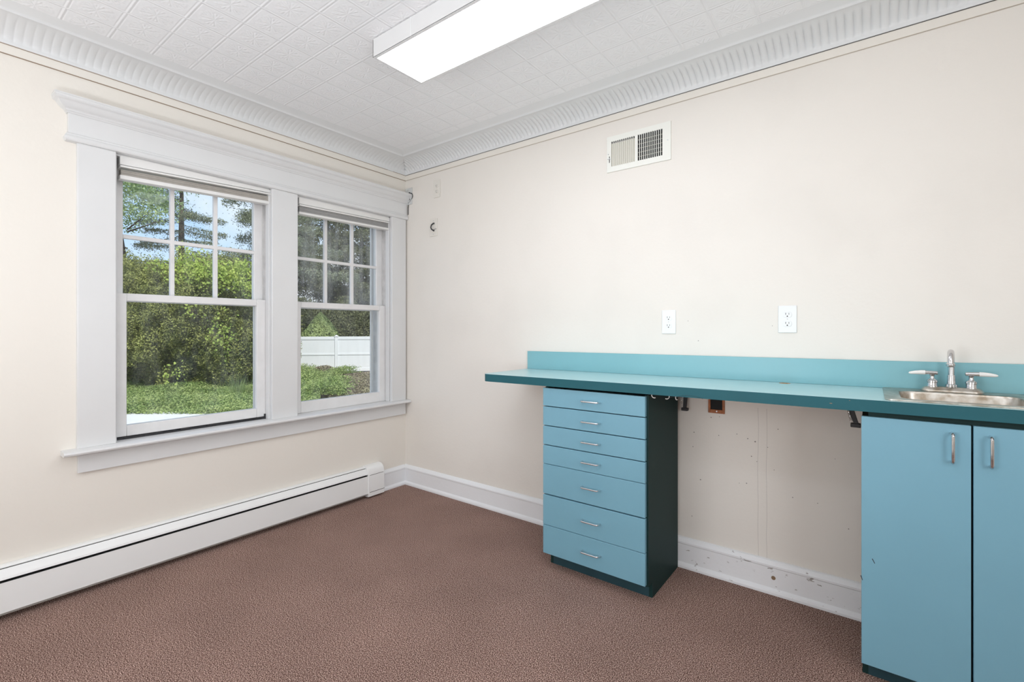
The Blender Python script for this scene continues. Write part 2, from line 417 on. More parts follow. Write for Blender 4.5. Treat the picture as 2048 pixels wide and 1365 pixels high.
# ------------------------------------------------------------------ mesh helpers
class MB:
    def __init__(s): s.v = []; s.f = []
    def add(s, vs, fs):
        o = len(s.v)
        s.v += [tuple(p) for p in vs]
        s.f += [tuple(i + o for i in f) for f in fs]
        return s
    def box(s, x0, x1, y0, y1, z0, z1):
        return s.add([(x0, y0, z0), (x1, y0, z0), (x1, y1, z0), (x0, y1, z0), (x0, y0, z1), (x1, y0, z1), (x1, y1, z1), (x0, y1, z1)],
                     [(0, 3, 2, 1), (4, 5, 6, 7), (0, 1, 5, 4), (1, 2, 6, 5), (2, 3, 7, 6), (3, 0, 4, 7)])
    def ybox(s, x0, x1, y0, y1, za, zb):
        """box running along y whose bottom/top heights differ at both ends: za=(z0,z1) at y0, zb at y1"""
        return s.add([(x0, y0, za[0]), (x1, y0, za[0]), (x1, y1, zb[0]), (x0, y1, zb[0]), (x0, y0, za[1]), (x1, y0, za[1]), (x1, y1, zb[1]), (x0, y1, zb[1])],
                     [(0, 3, 2, 1), (4, 5, 6, 7), (0, 1, 5, 4), (1, 2, 6, 5), (2, 3, 7, 6), (3, 0, 4, 7)])
    def prism(s, poly, axis, a, b):
        """extrude 2D polygon along axis 'x','y','z' from a to b"""
        n = len(poly)
        def P(p, t):
            if axis == 'x': return (t, p[0], p[1])
            if axis == 'y': return (p[0], t, p[1])
            return (p[0], p[1], t)
        vs = [P(p, a) for p in poly] + [P(p, b) for p in poly]
        fs = [tuple(range(n)), tuple(range(2 * n - 1, n - 1, -1))]
        fs += [(i, i + n, (i + 1) % n + n, (i + 1) % n) for i in range(n)]
        return s.add(vs, fs)
    def tube(s, pts, r, seg=10, caps=True):
        pts = [Vector(p) for p in pts]
        rs = r if isinstance(r, (list, tuple)) else [r] * len(pts)
        vs = []; fs = []
        prev = None
        for i, p in enumerate(pts):
            d = (pts[min(i + 1, len(pts) - 1)] - pts[max(i - 1, 0)]).normalized()
            if prev is None:
                a = d.orthogonal().normalized()
            else:
                a = (prev - d * prev.dot(d))
                a = a.normalized() if a.length > 1e-6 else d.orthogonal().normalized()
            prev = a
            b = d.cross(a)
            for k in range(seg):
                t = 2 * PI * k / seg
                vs.append(p + (a * math.cos(t) + b * math.sin(t)) * rs[i])
        for i in range(len(pts) - 1):
            for k in range(seg):
                q = (k + 1) % seg
                fs.append((i * seg + k, i * seg + q, (i + 1) * seg + q, (i + 1) * seg + k))
        if caps:
            fs.append(tuple(range(seg - 1, -1, -1)))
            fs.append(tuple(range((len(pts) - 1) * seg, len(pts) * seg)))
        return s.add(vs, fs)
    def lathe(s, prof, c=(0, 0, 0), axis='z', seg=24):
        """prof = [(r, h)...]"""
        vs = []; fs = []
        for r, h in prof:
            for k in range(seg):
                t = 2 * PI * k / seg
                a, b = r * math.cos(t), r * math.sin(t)
                if axis == 'z': p = (c[0] + a, c[1] + b, c[2] + h)
                elif axis == 'y': p = (c[0] + a, c[1] - h, c[2] + b)
                else: p = (c[0] + h, c[1] + a, c[2] + b)
                vs.append(p)
        for i in range(len(prof) - 1):
            for k in range(seg):
                q = (k + 1) % seg
                fs.append((i * seg + k, i * seg + q, (i + 1) * seg + q, (i + 1) * seg + k))
        fs.append(tuple(range(seg - 1, -1, -1)))
        fs.append(tuple(range((len(prof) - 1) * seg, len(prof) * seg)))
        return s.add(vs, fs)

def fin(me, smooth):
    bm = bmesh.new(); bm.from_mesh(me)
    bmesh.ops.recalc_face_normals(bm, faces=bm.faces)
    bm.to_mesh(me); bm.free()
    if smooth:
        me.polygons.foreach_set('use_smooth', [True] * len(me.polygons))
        me.set_sharp_from_angle(angle=math.radians(35))

def obj(name, mb, m, parent=None, bevel=0, seg=2, smooth=False, recalc=True):
    me = bpy.data.meshes.new(name)
    me.from_pydata(mb.v, [], mb.f)
    me.update()
    if recalc: fin(me, smooth)
    o = bpy.data.objects.new(name, me)
    COL.objects.link(o)
    me.materials.append(M[m] if isinstance(m, str) else m)
    if parent: o.parent = parent
    if bevel:
        b = o.modifiers.new('bevel', 'BEVEL'); b.width = bevel; b.segments = seg; b.limit_method = 'ANGLE'
        b.harden_normals = False
        me.polygons.foreach_set('use_smooth', [True] * len(me.polygons))
        me.set_sharp_from_angle(angle=math.radians(35))
    return o

def npobj(name, V, F, m, parent=None):
    me = bpy.data.meshes.new(name)
    V = np.asarray(V, dtype=np.float32); F = np.asarray(F, dtype=np.int32)
    me.vertices.add(len(V)); me.vertices.foreach_set('co', V.ravel())
    me.loops.add(F.size); me.loops.foreach_set('vertex_index', F.ravel())
    me.polygons.add(len(F))
    me.polygons.foreach_set('loop_start', np.arange(len(F), dtype=np.int32) * F.shape[1])
    me.polygons.foreach_set('loop_total', np.full(len(F), F.shape[1], dtype=np.int32))
    me.update(calc_edges=True)
    o = bpy.data.objects.new(name, me); COL.objects.link(o)
    me.materials.append(M[m])
    if parent: o.parent = parent
    return o

def tag(o, label=None, cat=None, group=None, kind=None):
    if label: o['label'] = label
    if cat: o['category'] = cat
    if group: o['group'] = group
    if kind: o['kind'] = kind
    return o

def thing(name, label, cat, loc=(0, 0, 0), group=None, rot=(0, 0, 0)):
    o = bpy.data.objects.new(name, None); COL.objects.link(o)
    o.empty_display_size = .05
    o.location = loc; o.rotation_euler = rot
    return tag(o, label, cat, group)

def struct(name, mb, m, label, cat, parent=None, **k):
    o = obj(name, mb, m, parent, **k)
    return tag(o, label, cat, kind='structure')

def shift(mb, d):
    mb.v = [(p[0] - d[0], p[1] - d[1], p[2] - d[2]) for p in mb.v]
    return mb

def shape2d(outer, holes, z0, z1):
    """flat plate with holes, from filled curves -> (verts, faces)"""
    cu = bpy.data.curves.new('tmp', 'CURVE'); cu.dimensions = '2D'; cu.fill_mode = 'BOTH'
    cu.extrude = (z1 - z0) / 2
    for loop in [outer] + holes:
        sp = cu.splines.new('POLY'); sp.points.add(len(loop) - 1)
        for i, p in enumerate(loop): sp.points[i].co = (p[0], p[1], 0, 1)
        sp.use_cyclic_u = True
    o = bpy.data.objects.new('tmp', cu); COL.objects.link(o)
    dg = bpy.context.evaluated_depsgraph_get(); dg.update()
    me = bpy.data.meshes.new_from_object(o.evaluated_get(dg))
    vs = [(v.co.x, v.co.y, v.co.z + (z0 + z1) / 2) for v in me.vertices]
    fs = [tuple(p.vertices) for p in me.polygons]
    bpy.data.objects.remove(o); bpy.data.curves.remove(cu); bpy.data.meshes.remove(me)
    return vs, fs

def rrect(x0, x1, y0, y1, r, n=6):
    pts = []
    rs = r if isinstance(r, (list, tuple)) else [r] * 4
    for (cx, cy, a, q) in ((x1 - rs[0], y1 - rs[0], 0, rs[0]), (x0 + rs[1], y1 - rs[1], 90, rs[1]), (x0 + rs[2], y0 + rs[2], 180, rs[2]), (x1 - rs[3], y0 + rs[3], 270, rs[3])):
        if q <= 1e-5:
            pts.append((cx, cy)); continue
        for i in range(n + 1):
            t = math.radians(a + 90 * i / n)
            pts.append((cx + q * math.cos(t), cy + q * math.sin(t)))
    return pts

# ================================================================== ROOM SHELL
RX, RY, ZC = 3.95, -3.60, 2.38      # room runs x 0..RX, y RY..0
T = 0.16
m = MB().box(-T, RX + T, RY - T, T, -0.12, 0.0)
struct('floor', m, 'carpet', 'speckled brown loop pile carpet covering the whole floor', 'carpet floor')
m = MB().box(-T, RX + T, RY - T, T, ZC, ZC + 0.12)
struct('ceiling', m, 'ceiling', 'white pressed tin ceiling of small square flower tiles', 'ceiling')
m = MB().box(-T, RX + T, 0, T, 0, ZC)
struct('wall_back', m, 'wall_back', 'long cream painted wall behind the teal counter', 'wall')
m = MB().box(RX, RX + T, RY - T, 0, 0, ZC)
struct('wall_right', m, 'wall_left', 'cream painted wall at the right end of the counter', 'wall')
m = MB().box(-T, RX, RY - T, RY, 0, ZC)
struct('wall_front', m, 'wall_left', 'cream painted wall behind the camera', 'wall')
# window wall with two openings
WY = [(-1.712, -0.997), (-0.848, -0.141)]       # clear openings
WZ0, WZ1 = 0.600, 1.985
m = MB()
m.box(-T, 0, RY, 0, 0, WZ0)
m.box(-T, 0, RY, 0, WZ1, ZC)
m.box(-T, 0, RY, WY[0][0] - .012, WZ0, WZ1)
m.box(-T, 0, WY[0][1] + .012, WY[1][0] - .012, WZ0, WZ1)
m.box(-T, 0, WY[1][1] + .012, 0, WZ0, WZ1)
struct('wall_left', m, 'wall_left', 'cream painted wall holding the two sash windows', 'wall')

for n_, (bx_, lab_) in enumerate((((RX - .02, RX, -2.80, -1.60, .70, 2.00), 'added white frame around the fill lamp on the right wall'), ((.55, 1.75, RY, RY + .02, .80, 2.10), 'added white frame around the fill lamp on the wall behind the camera'))):
    x0, x1, y0, y1, z0, z1 = bx_; w_ = .05
    m = MB().box(x0, x1, y0, y1, z0 - w_, z0).box(x0, x1, y0, y1, z1, z1 + w_)
    if n_ == 0: m.box(x0, x1, y0 - w_, y0, z0 - w_, z1 + w_).box(x0, x1, y1, y1 + w_, z0 - w_, z1 + w_).box(x0, x1, y0, y1, 1.33, 1.37)
    else: m.box(x0 - w_, x0, y0, y1, z0 - w_, z1 + w_).box(x1, x1 + w_, y0, y1, z0 - w_, z1 + w_).box(x0, x1, y0, y1, 1.43, 1.47)
    struct('window_%d' % (3 + n_), m, 'white', lab_, 'window')  # made-up window frames around the added fill lamps; no openings behind them

# flat cream board under the cove, on both walls, a crack below and a strip coloured as gap shade above
m = MB().box(0.0, .006, RY, 0, 2.262, 2.2965)
struct('trim_1', m, 'trimboard', 'flat cream board under the cove on the window wall', 'trim')
m = MB().box(0.006, RX, -.005, 0, 2.262, 2.2965)
struct('trim_2', m, 'trimboard', 'flat cream board under the cove on the counter wall', 'trim')
m = MB().box(0.0, .0035, RY, 0, 2.2595, 2.262).box(0.0035, .0075, RY, -.17, 2.2965, 2.2995).box(0.0035, .0075, -.12, 0, 2.2965, 2.2995)
struct('trim_3', m, 'joint', 'thin dark strips for the crack and gap shade along the board on the window wall', 'trim')
m = MB().box(0.0035, RX, -.0065, -.001, 2.2965, 2.2990)  # dark strip stands in for the shade inside the gap
struct('trim_4', m, 'crack', 'thin dark strip for the gap shade under the cove on the counter wall', 'trim')
m = MB().box(0.0035, RX, -.0022, -.0005, 2.2598, 2.262)
struct('trim_5', m, 'faint_joint', 'fine crack under the flat board on the counter wall', 'trim')

# ---- ribbed cove (real geometry)
def cove(name, along, length, label, amp):
    prof = []                       # (d from wall, z, rib amplitude)
    prof += [(0.0, 2.2990, 0), (0.009, 2.2990, 0), (0.0105, 2.3015, 0), (.0115, 2.3075, 0)]
    N = 14
    for i in range(N + 1):
        u = i / N
        t = u * PI / 2
        d = .1500 - .1385 * math.cos(t); z = 2.309 + .0570 * math.sin(t)
        a = max(0.0, math.sin(PI * min(1, max(0, (u - .06) / .80)))) ** .35 if 0.06 < u < .86 else 0
        prof.append((d, z, a))
    prof += [(.1525, 2.3658, 0), (.1545, 2.3628, 0), (.158, 2.3618, 0), (.1615, 2.3632, 0), (.164, 2.3680, 0), (.170, 2.3705, 0),
             (.190, 2.3750, 0), (.208, 2.3785, 0), (.2225, 2.3805, 0)]
    pitch = 0.0275; K = 10
    n = int(length / pitch * K)
    vs = []; fs = []
    np_ = len(prof)
    for j in range(n + 1):
        s = j * pitch / K
        ph = (s / pitch) % 1.0
        rib = (abs(math.sin(PI * ph))) ** .6
        for i, (d, z, a) in enumerate(prof):
            # normal pointing to the room: from the ellipse centre
            nx, nz = (.1485 - d) / .137 if a else 0, 0
            dd, zz = d, z
            if a:
                t = (i - 4) / N * PI / 2
                off = amp * a * (rib - .5)
                dd = d + off * math.cos(t); zz = z - off * math.sin(t)
            ss = max(s, dd)         # mitre in the corner
            vs.append((ss, -dd, zz) if along == 'x' else (dd, -ss, zz))
    for j in range(n):
        for i in range(np_ - 1):
            a = j * np_ + i
            fs.append((a, a + 1, a + np_ + 1, a + np_))
    mb = MB(); mb.add(vs, fs)
    me = bpy.data.meshes.new(name); me.from_pydata(mb.v, [], mb.f); me.update()
    bm = bmesh.new(); bm.from_mesh(me)
    bmesh.ops.remove_doubles(bm, verts=bm.verts, dist=1e-6)
    bmesh.ops.recalc_face_normals(bm, faces=bm.faces)
    bm.to_mesh(me); bm.free()
    me.polygons.foreach_set('use_smooth', [True] * len(me.polygons))
    me.set_sharp_from_angle(angle=math.radians(60))
    o = bpy.data.objects.new(name, me); COL.objects.link(o); me.materials.append(M['cove'])
    tag(o, label, 'cove trim', kind='structure')
cove('trim_6', 'x', RX, 'ribbed pressed tin cove along the counter wall', .0085)
cove('trim_7', 'y', -RY, 'ribbed pressed tin cove along the window wall', .0024)

# ---- baseboards
BP = [(0, 0), (.030, 0), (.030, .010), (.027, .018), (.021, .024), (.019, .026), (.019, .112), (.022, .116), (.022, .124), (.016, .132), (.010, .139), (.004, .142), (0, .142)]
m = MB().prism([(-d, z) for d, z in BP], 'x', 0.0, RX)
struct('baseboard_back', m, 'baseboard', 'tall white baseboard below the counter wall', 'baseboard')
m = MB().prism([(d, z) for d, z in BP], 'y', -0.27, -.019)
struct('baseboard_left', m, 'baseboard', 'short white baseboard between the heater and the corner', 'baseboard')
m = MB().lathe([(.0085, 0), (.0085, .001), (.005, .0014)], (2.44, -.019, .071), 'y', 16)
tag(obj('filler_plug', m, 'knot', smooth=True), 'small round tan plug in the baseboard of the knee space', 'plug')

# ================================================================== WINDOWS
def frustum_loft(mb, prof, x_base, yl, yr):
    """moulding across the head with a return at its left end. prof=[(offset,z)]"""
    n = len(prof); vs = []; fs = []
    for o_, z in prof:
        vs += [(0, yl - o_, z), (x_base + o_, yl - o_, z), (x_base + o_, yr, z), (0, yr, z)]
    for i in range(n - 1):
        a = 4 * i
        for k in range(3):
            fs.append((a + k, a + k + 1, a + k + 5, a + k + 4))
        fs.append((a + 3, a, a + 4, a + 7))
    fs.append((3, 2, 1, 0)); fs.append((4 * n - 4, 4 * n - 3, 4 * n - 2, 4 * n - 1))
    return mb.add(vs, fs)

YL, YR = -1.843, -0.013
# side casings and mullion casing
for i, (a, b, lab) in enumerate(((YL, -1.708, 'flat white window casing left of both windows'), (-1.001, -0.846, 'flat white casing between the two windows'), (-0.143, YR, 'flat white window casing next to the room corner'))):
    m = MB().box(-.004, .022, a, b, .626, 1.965)
    struct('trim_%d' % (8 + i), m, 'white', lab, 'casing', bevel=.004, seg=3)
# head casing: bead, frieze, crown
h = bpy.data.objects.new('trim_11', None); COL.objects.link(h)
tag(h, 'wide white head casing with a crown moulding over both windows', 'casing', kind='structure')
m = MB().box(0, .024, -1.872, -.006, 1.990, 2.10)
obj('frieze_board', m, 'white', h, bevel=.001)
m = MB()
frustum_loft(m, [(0, 1.964), (.006, 1.9655), (.011, 1.972), (.012, 1.980), (.009, 1.987), (.005, 1.990), (.005, 1.996), (.002, 2.000), (0, 2.0005)], .024, -1.874, -.004)
obj('bead_moulding', m, 'white', h, smooth=True)
m = MB()
frustum_loft(m, [(0, 2.084), (.004, 2.084), (.006, 2.090), (.010, 2.093), (.011, 2.098), (.015, 2.102), (.022, 2.106), (.029, 2.114), (.034, 2.123), (.038, 2.128), (.044, 2.130), (.048, 2.135), (.048, 2.143), (.050, 2.145), (.050, 2.150), (0, 2.150)], .024, -1.872, -.003)
obj('crown_moulding', m, 'white', h, smooth=True)
# stool and apron
pr = [(-.10, .606), (.060, .606), (.068, .609), (.071, .616), (.068, .623), (.060, .627), (-.10, .629)]
m = MB()
m.prism([(x, z) for x, z in pr if x > 0] + [(0.0, .6275), (0.0, .606)], 'y', -1.893, -.004)
for (a, b) in WY:
    m.box(-.155, 0.0, a - .002, b + .002, .606, .6275)
struct('trim_12', m, 'white', 'long white window stool under both windows', 'window stool', smooth=True)
m = MB().box(0, .019, -1.840, -.013, .519, .606)
struct('trim_13', m, 'white', 'flat white apron board under the window stool', 'apron', bevel=.002)

def sash(parent, name, y0, y1, z0, z1, xf, th, stile, top, bot, mat_='white_sash'):
    mb = MB()
    xb = xf - th
    mb.box(xb, xf, y0, y0 + stile, z0, z1)
    mb.box(xb, xf, y1 - stile, y1, z0, z1)
    mb.box(xb, xf, y0 + stile, y1 - stile, z1 - top, z1)
    mb.box(xb, xf, y0 + stile, y1 - stile, z0, z0 + bot)
    return obj(name, mb, mat_, parent, bevel=.003, seg=2)

def window(idx, y0, y1, glassU, label, zb):
    w = bpy.data.objects.new('window_%d' % idx, None); COL.objects.link(w)
    w.location = (0, (y0 + y1) / 2, .6275)
    tag(w, label, 'window', kind='structure')
    C0 = w.location
    def ob(name, mb, mt, par=w, **k):
        if par is w: shift(mb, C0)
        return obj(name, mb, mt, par, **k)
    # jamb liners, with stops and parting beads
    mb = MB()
    for (a, b, sgn) in ((y0 - .012, y0, 1), (y1, y1 + .012, -1)):
        mb.box(-T if idx == 1 else -.205, 0, a, b, .60, 1.985)
    mb.box(-T, 0, y0, y1, 1.966, 1.985)
    ob('jamb', mb, 'jamb')
    mb = MB()
    for (e, s) in ((y0, 1), (y1, -1)):
        a, b = sorted((e, e + s * .011))
        mb.box(-.042, -.004, a, b, .6275, 1.966)
    mb.box(-.042, -.004, y0, y1, 1.955, 1.966)
    ob('stop_bead', mb, 'white', bevel=.002)
    mb = MB()
    for (e, s) in ((y0, 1), (y1, -1)):
        a, b = sorted((e, e + s * .008))
        mb.box(-.087, -.082, a, b, 1.32, 1.966)
        a, b = sorted((e, e + s * .016))
        mb.box(-.150, -.126, a, b, .6275, 1.966)
    ob('parting_bead', mb, 'jamb')
    # lower sash
    yy0, yy1 = y0 + .002, y1 - .002
    lo = sash(w, 'lower_sash', yy0, yy1, zb, 1.321, -.046, .034, .056, .036, .052 if idx == 1 else .070)
    for v in lo.data.vertices: v.co -= Vector(C0)
    g = obj('glass_pane', MB().box(-.066, -.063, yy0 + .05, yy1 - .05, zb + .045, 1.29), 'glass', lo)
    for v in g.data.vertices: v.co -= Vector(C0)
    # upper sash with muntins
    up = sash(w, 'upper_sash', yy0, yy1, 1.288, 1.950, -.089, .034, .052, .045, .036)
    for v in up.data.vertices: v.co -= Vector(C0)
    ga, gb = yy0 + .052, yy1 - .052
    wd = (gb - ga)
    for k in (1, 2):
        yc = ga + wd * k / 3
        mm = MB().box(-.112, -.089, yc - .0095, yc + .0095, 1.322, 1.907)
        o = obj('muntin', mm, 'white_sash', up, bevel=.002)
        for v in o.data.vertices: v.co -= Vector(C0)
    mm = MB().box(-.1115, -.0895, ga, gb, 1.589, 1.608)
    o = obj('muntin', mm, 'white_sash', up, bevel=.002)
    for v in o.data.vertices: v.co -= Vector(C0)
    zs = [(1.322, 1.5895), (1.6075, 1.907)]
    for k in range(3):
        a = ga + wd * k / 3 + (.009 if k else 0); b = ga + wd * (k + 1) / 3 - (.009 if k < 2 else 0)
        for z0_, z1_ in zs:
            o = obj('glass_pane', MB().box(-.104, -.101, a, b, z0_, z1_), glassU, up)
            for v in o.data.vertices: v.co -= Vector(C0)
    # storm window frame outside
    mb = MB()
    sx = -.142 if idx == 1 else -.186
    mb.box(sx - .008, sx + .008, y0 + .016, y0 + .034, .632, 1.966)
    mb.box(sx - .008, sx + .008, y1 - .034, y1 - .016, .632, 1.966)
    mb.box(sx - .008, sx + .008, y0 + .034, y1 - .034, 1.285, 1.302)
    mb.box(sx - .008, sx + .008, y0 + .034, y1 - .034, .6275, .650)
    mb.box(sx - .008, sx + .008, y0 + .034, y1 - .034, 1.94, 1.966)
    ob('storm_frame', mb, 'white_sash')
    return w, C0
w1, c1 = window(1, *WY[0], 'glass', 'left sash window with nine by one look, view of green hedge'.replace('nine by one look, view of', 'six small upper panes and a view of the'), .640)
w2, c2 = window(2, *WY[1], 'glass_dirty', 'right sash window with six small upper panes and a view of the white fence', .6275)
# black weather strip showing under the raised left sash
m = MB()
pts = 18
ya, yb = WY[0][0] + .003, WY[0][1] - .003
random.seed(3)
prev = None
for i in range(pts):
    a = ya + (yb - ya) * i / pts; b = ya + (yb - ya) * (i + 1) / pts
    m.box(-.075, -.040, a, b + .001, .6275, .6385 + random.uniform(-.0025, .0025))
m.box(-.060, -.038, yb - .016, yb - .002, .6275, .656)
shift(m, c1)
tag(obj('weather_strip', m, 'black_plastic', w1), 'black strip in the gap under the sash')

# ---- window shades
def shade(y0, y1, hz0, hz1, fz0, fz1, bz0, bz1, fabric, label):
    """heights as (at y0, at y1)"""
    loc = (-.02, (y0 + y1) / 2, (hz1[0] + hz1[1]) / 2)
    t = thing('window_shade', label, 'window shade', loc, 'window shades')
    def part(n, mb, mt, **k):
        shift(mb, loc); return obj(n, mb, mt, t, **k)
    lip = .013
    part('headrail', MB().ybox(-.050, -.002, y0, y1, (hz0[0] + lip, hz1[0]), (hz0[1] + lip, hz1[1])), 'shade_rail', bevel=.002)
    part('headrail_lip', MB().ybox(-.050, .004, y0, y1, (hz0[0], hz0[0] + lip - .003), (hz0[1], hz0[1] + lip - .003)), 'shade_rail', bevel=.003)
    mb = MB()
    nf = 5
    for k in range(nf):      # stacked fabric folds
        a0 = fz0[0] + (fz1[0] - fz0[0]) * k / nf; a1 = fz0[0] + (fz1[0] - fz0[0]) * (k + .93) / nf
        b0 = fz0[1] + (fz1[1] - fz0[1]) * k / nf; b1 = fz0[1] + (fz1[1] - fz0[1]) * (k + .93) / nf
        mb.ybox(-.046 + (k % 2) * .001, -.010 - (k % 2) * .002, y0 + .006, y1 - .006, (a0, a1), (b0, b1))
    mb.ybox(-.040, -.018, y0 + .008, y1 - .008, (fz0[0], fz1[0]), (fz0[1], fz1[1]))
    part('fabric', mb, fabric)
    part('bottom_rail', MB().ybox(-.048, -.003, y0 + .001, y1 - .004, bz0, bz1) if False else MB().ybox(-.048, -.003, y0 + .001, y1 - .004, (bz0[0], bz1[0]), (bz0[1], bz1[1])), 'shade_rail', bevel=.003)
    return t
shade(-1.690, -1.000, (1.905, 1.930), (1.962, 1.962), (1.872, 1.895), (1.897, 1.923), (1.851, 1.876), (1.871, 1.894), 'shade_fabric',
      'pulled up taupe shade hanging askew in the left window')
shade(-.826, -.146, (1.905, 1.917), (1.958, 1.959), (1.872, 1.885), (1.904, 1.916), (1.856, 1.869), (1.871, 1.884), 'shade_fabric2',
      'pulled up grey shade in the right window beside the corner')

# ================================================================== BASEBOARD HEATER
HB = (0, -1.9, 0)
t = thing('baseboard_heater', 'long white hydronic baseboard heater running under the windows', 'heater', HB)
ht = lambda n, mb, **k: obj(n, shift(mb, HB), k.pop('mt', 'heater'), t, **k)
y0, y1 = -3.45, -.372
m = MB().prism([(0.001, .030), (.004, .030), (.004, .203), (.022, .205), (.034, .200), (.036, .203), (.024, .2085), (.001, .2075)], 'y', y0, y1)
ht('back_panel', m)
m = MB().prism([(.0375, .1985), (.041, .200), (.060, .172), (.0625, .163), (.059, .162), (.056, .172)], 'y', y0, y1)
ht('damper_blade', m)
m = MB().prism([(.0600, .152), (.0640, .153), (.0640, .034), (.058, .030), (.056, .032), (.060, .036)], 'y', y0, y1)
ht('front_panel', m)
m = MB()
for k in range(90):
    yy = y0 + .05 + k * .03
    m.box(.008, .055, yy, yy + .002, .060, .140)
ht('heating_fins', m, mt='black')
ht('gap_shade_liner', MB().box(.0045, .0565, y0, y1, .050, .154).box(.0045, .0335, y0, y1, .154, .196), mt='black')  # black filler added so the louver gaps look dark with shade
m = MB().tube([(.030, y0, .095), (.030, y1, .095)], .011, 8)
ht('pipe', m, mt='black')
capo = [(0.001, .010), (.001, .214), (.030, .214), (.048, .206), (.060, .192), (.066, .172), (.0685, .150), (.0685, .040), (.0685, .012), (.050, .008)]
m = MB().prism(capo, 'y', -.376, -.246)
cap = ht('end_cap', m, bevel=.0015)
m = MB().box(.066, .0694, -.366, -.254, .1555, .1575)
obj('cap_seam', shift(MB().box(.066, .0692, -.366, -.246, .0395, .0425), HB), 'crack', cap)
obj('cap_seam', shift(m, HB), 'crack', cap)

# ================================================================== CEILING LIGHTS
def light(x0, x1, y0, y1, label, group='ceiling panel lights'):
    loc = ((x0 + x1) / 2, (y0 + y1) / 2, 2.378)
    t = thing('ceiling_light', label, 'ceiling light', loc, group)
    zb, zt = 2.300, 2.3745
    fr = MB()
    w = .012
    fr.box(x0, x1, y0, y0 + .003, zb, zt).box(x0, x1, y1 - .003, y1, zb, zt).box(x0, x0 + .003, y0, y1, zb, zt).box(x1 - .003, x1, y0, y1, zb, zt)
    fr.box(x0, x1, y0, y1, zt, zt + .002)
    obj('housing', shift(fr, loc), 'white', t)
    rim = MB()
    rim.box(x0, x1, y0, y0 + w, zb - .001, zb + .002).box(x0, x1, y1 - w, y1, zb - .001, zb + .002)
    rim.box(x0, x0 + w, y0 + w, y1 - w, zb - .001, zb + .002).box(x1 - w, x1, y0 + w, y1 - w, zb - .001, zb + .002)
    obj('frame', shift(rim, loc), 'white', t)
    d = MB().box(x0 + w, x1 - w, y0 + w, y1 - w, zb + .0005, zb + .003)
    obj('diffuser', shift(d, loc), 'lamp', t)
    s = MB().box(x0 + .24, x0 + .243, y0 - .0015, y0 - .0002, zb, zt)
    obj('joint_strip', shift(s, loc), 'plate', t)
    return t
light(1.098, 2.318, -1.100, -.828, 'long glowing white panel light on the tin ceiling')
light(2.20, 3.42, -2.25, -1.978, 'matching panel light overhead behind the camera')

# ================================================================== COUNTER
KX, KZ = 1.134, .914
SL = -.0058
ct = thing('countertop', 'long teal laminate countertop with backsplash on the cream wall', 'countertop', (KX, 0, KZ), rot=(0, SL, 0))
XE = 3.30
L = XE - KX
hole = [(2.487 - KX + .022 * math.cos(a), -.052 + .022 * math.sin(a)) for a in np.linspace(0, 2 * PI, 25)[:-1]]
sinkhole = [(a - KX, b) for a, b in rrect(2.826, 3.190, -.400, -.108, .03)]
outer = rrect(0, L, -.440, -.002, [0, 0, .042, 0])
vs, fs = shape2d(outer, [hole, sinkhole], -.0385, 0)
m = MB(); m.add(vs, fs)
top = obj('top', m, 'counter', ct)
top.data.materials.append(M['teal_edge']); top.data.materials.append(M['wood'])
for p in top.data.polygons:
    if abs(p.normal.z) < .5:
        c = p.center
        inh = (c.x - (2.487 - KX)) ** 2 + (c.y + .052) ** 2 < .03 ** 2
        ins = 2.82 < c.x + KX < 3.20 and -.405 < c.y < -.10
        p.material_index = 2 if (inh or ins) else 1
    elif p.center.z < -.02: p.material_index = 2
m = MB().box(0, L, -.0205, -.001, .0003, .105)
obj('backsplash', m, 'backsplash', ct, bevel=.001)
# chips on the edge band
for mm in (MB().box(2.667 - KX, 2.674 - KX, -.4404, -.4395, -.021, -.0185), MB().box(2.72 - KX, 2.7225 - KX, -.4404, -.4395, -.007, -.005)):
    tag(obj('edge_chip', mm, 'knot', ct), 'tiny brown chip in the edge band')

def bar_handle(mb, p0, p1, out, r=.0036, rb=.010):
    """U bar: p0,p1 on the face, out = vector away from it"""
    p0, p1, out = Vector(p0), Vector(p1), Vector(out)
    d = (p1 - p0).normalized(); o = out.normalized(); Lo = out.length
    pts = [p0, p0 + o * (Lo - rb)]
    for k in range(1, 6):
        t = k / 6 * PI / 2
        pts.append(p0 + o * (Lo - rb + rb * math.sin(t)) + d * rb * (1 - math.cos(t)))
    pts.append(p0 + out + d * rb); pts.append(p1 + out - d * rb)
    for k in range(5, 0, -1):
        t = k / 6 * PI / 2
        pts.append(p1 + o * (Lo - rb + rb * math.sin(t)) - d * rb * (1 - math.cos(t)))
    pts += [p1 + o * (Lo - rb), p1]
    mb.tube(pts, r, 10)
    return mb

# ---- drawer cabinet
DX0, DX1, DF = 1.517, 2.033, -.430
loc = (1.775, -.21, 0)
dc = thing('drawer_cabinet', 'narrow teal cabinet of seven drawers under the counter', 'drawer cabinet', loc)
P = lambda n, mb, mt, par=dc, **k: obj(n, shift(mb, loc), mt, par, **k)
side = [(-.411, .066), (-.411, .872), (-.032, .872), (-.032, .0), (-.364, 0), (-.364, .066)]
m = MB().prism(side, 'x', DX1 - .016, DX1).prism(side, 'x', DX0 + .002, DX0 + .018)
m.box(DX0 + .018, DX1 - .016, -.075, -.070, .79, .872).box(DX0 + .018, DX1 - .016, -.405, -.032, .066, .078).box(DX0 + .018, DX1 - .016, -.042, -.032, .078, .872)
P('carcass', m, 'teal_dark')
m = MB().box(DX0 + .018, DX1 - .016, -.364, -.352, 0, .066)
P('toe_kick', m, 'kick')
zs = [.868, .7805, .6875, .5945, .5035, .3575, .2105, .0735]
gaps = [.0015, .0020, .0020, .0020, .0012, .0028, .0012, 0]
hz = [.825, .7325, .6405, .550, .436, .285, .145]
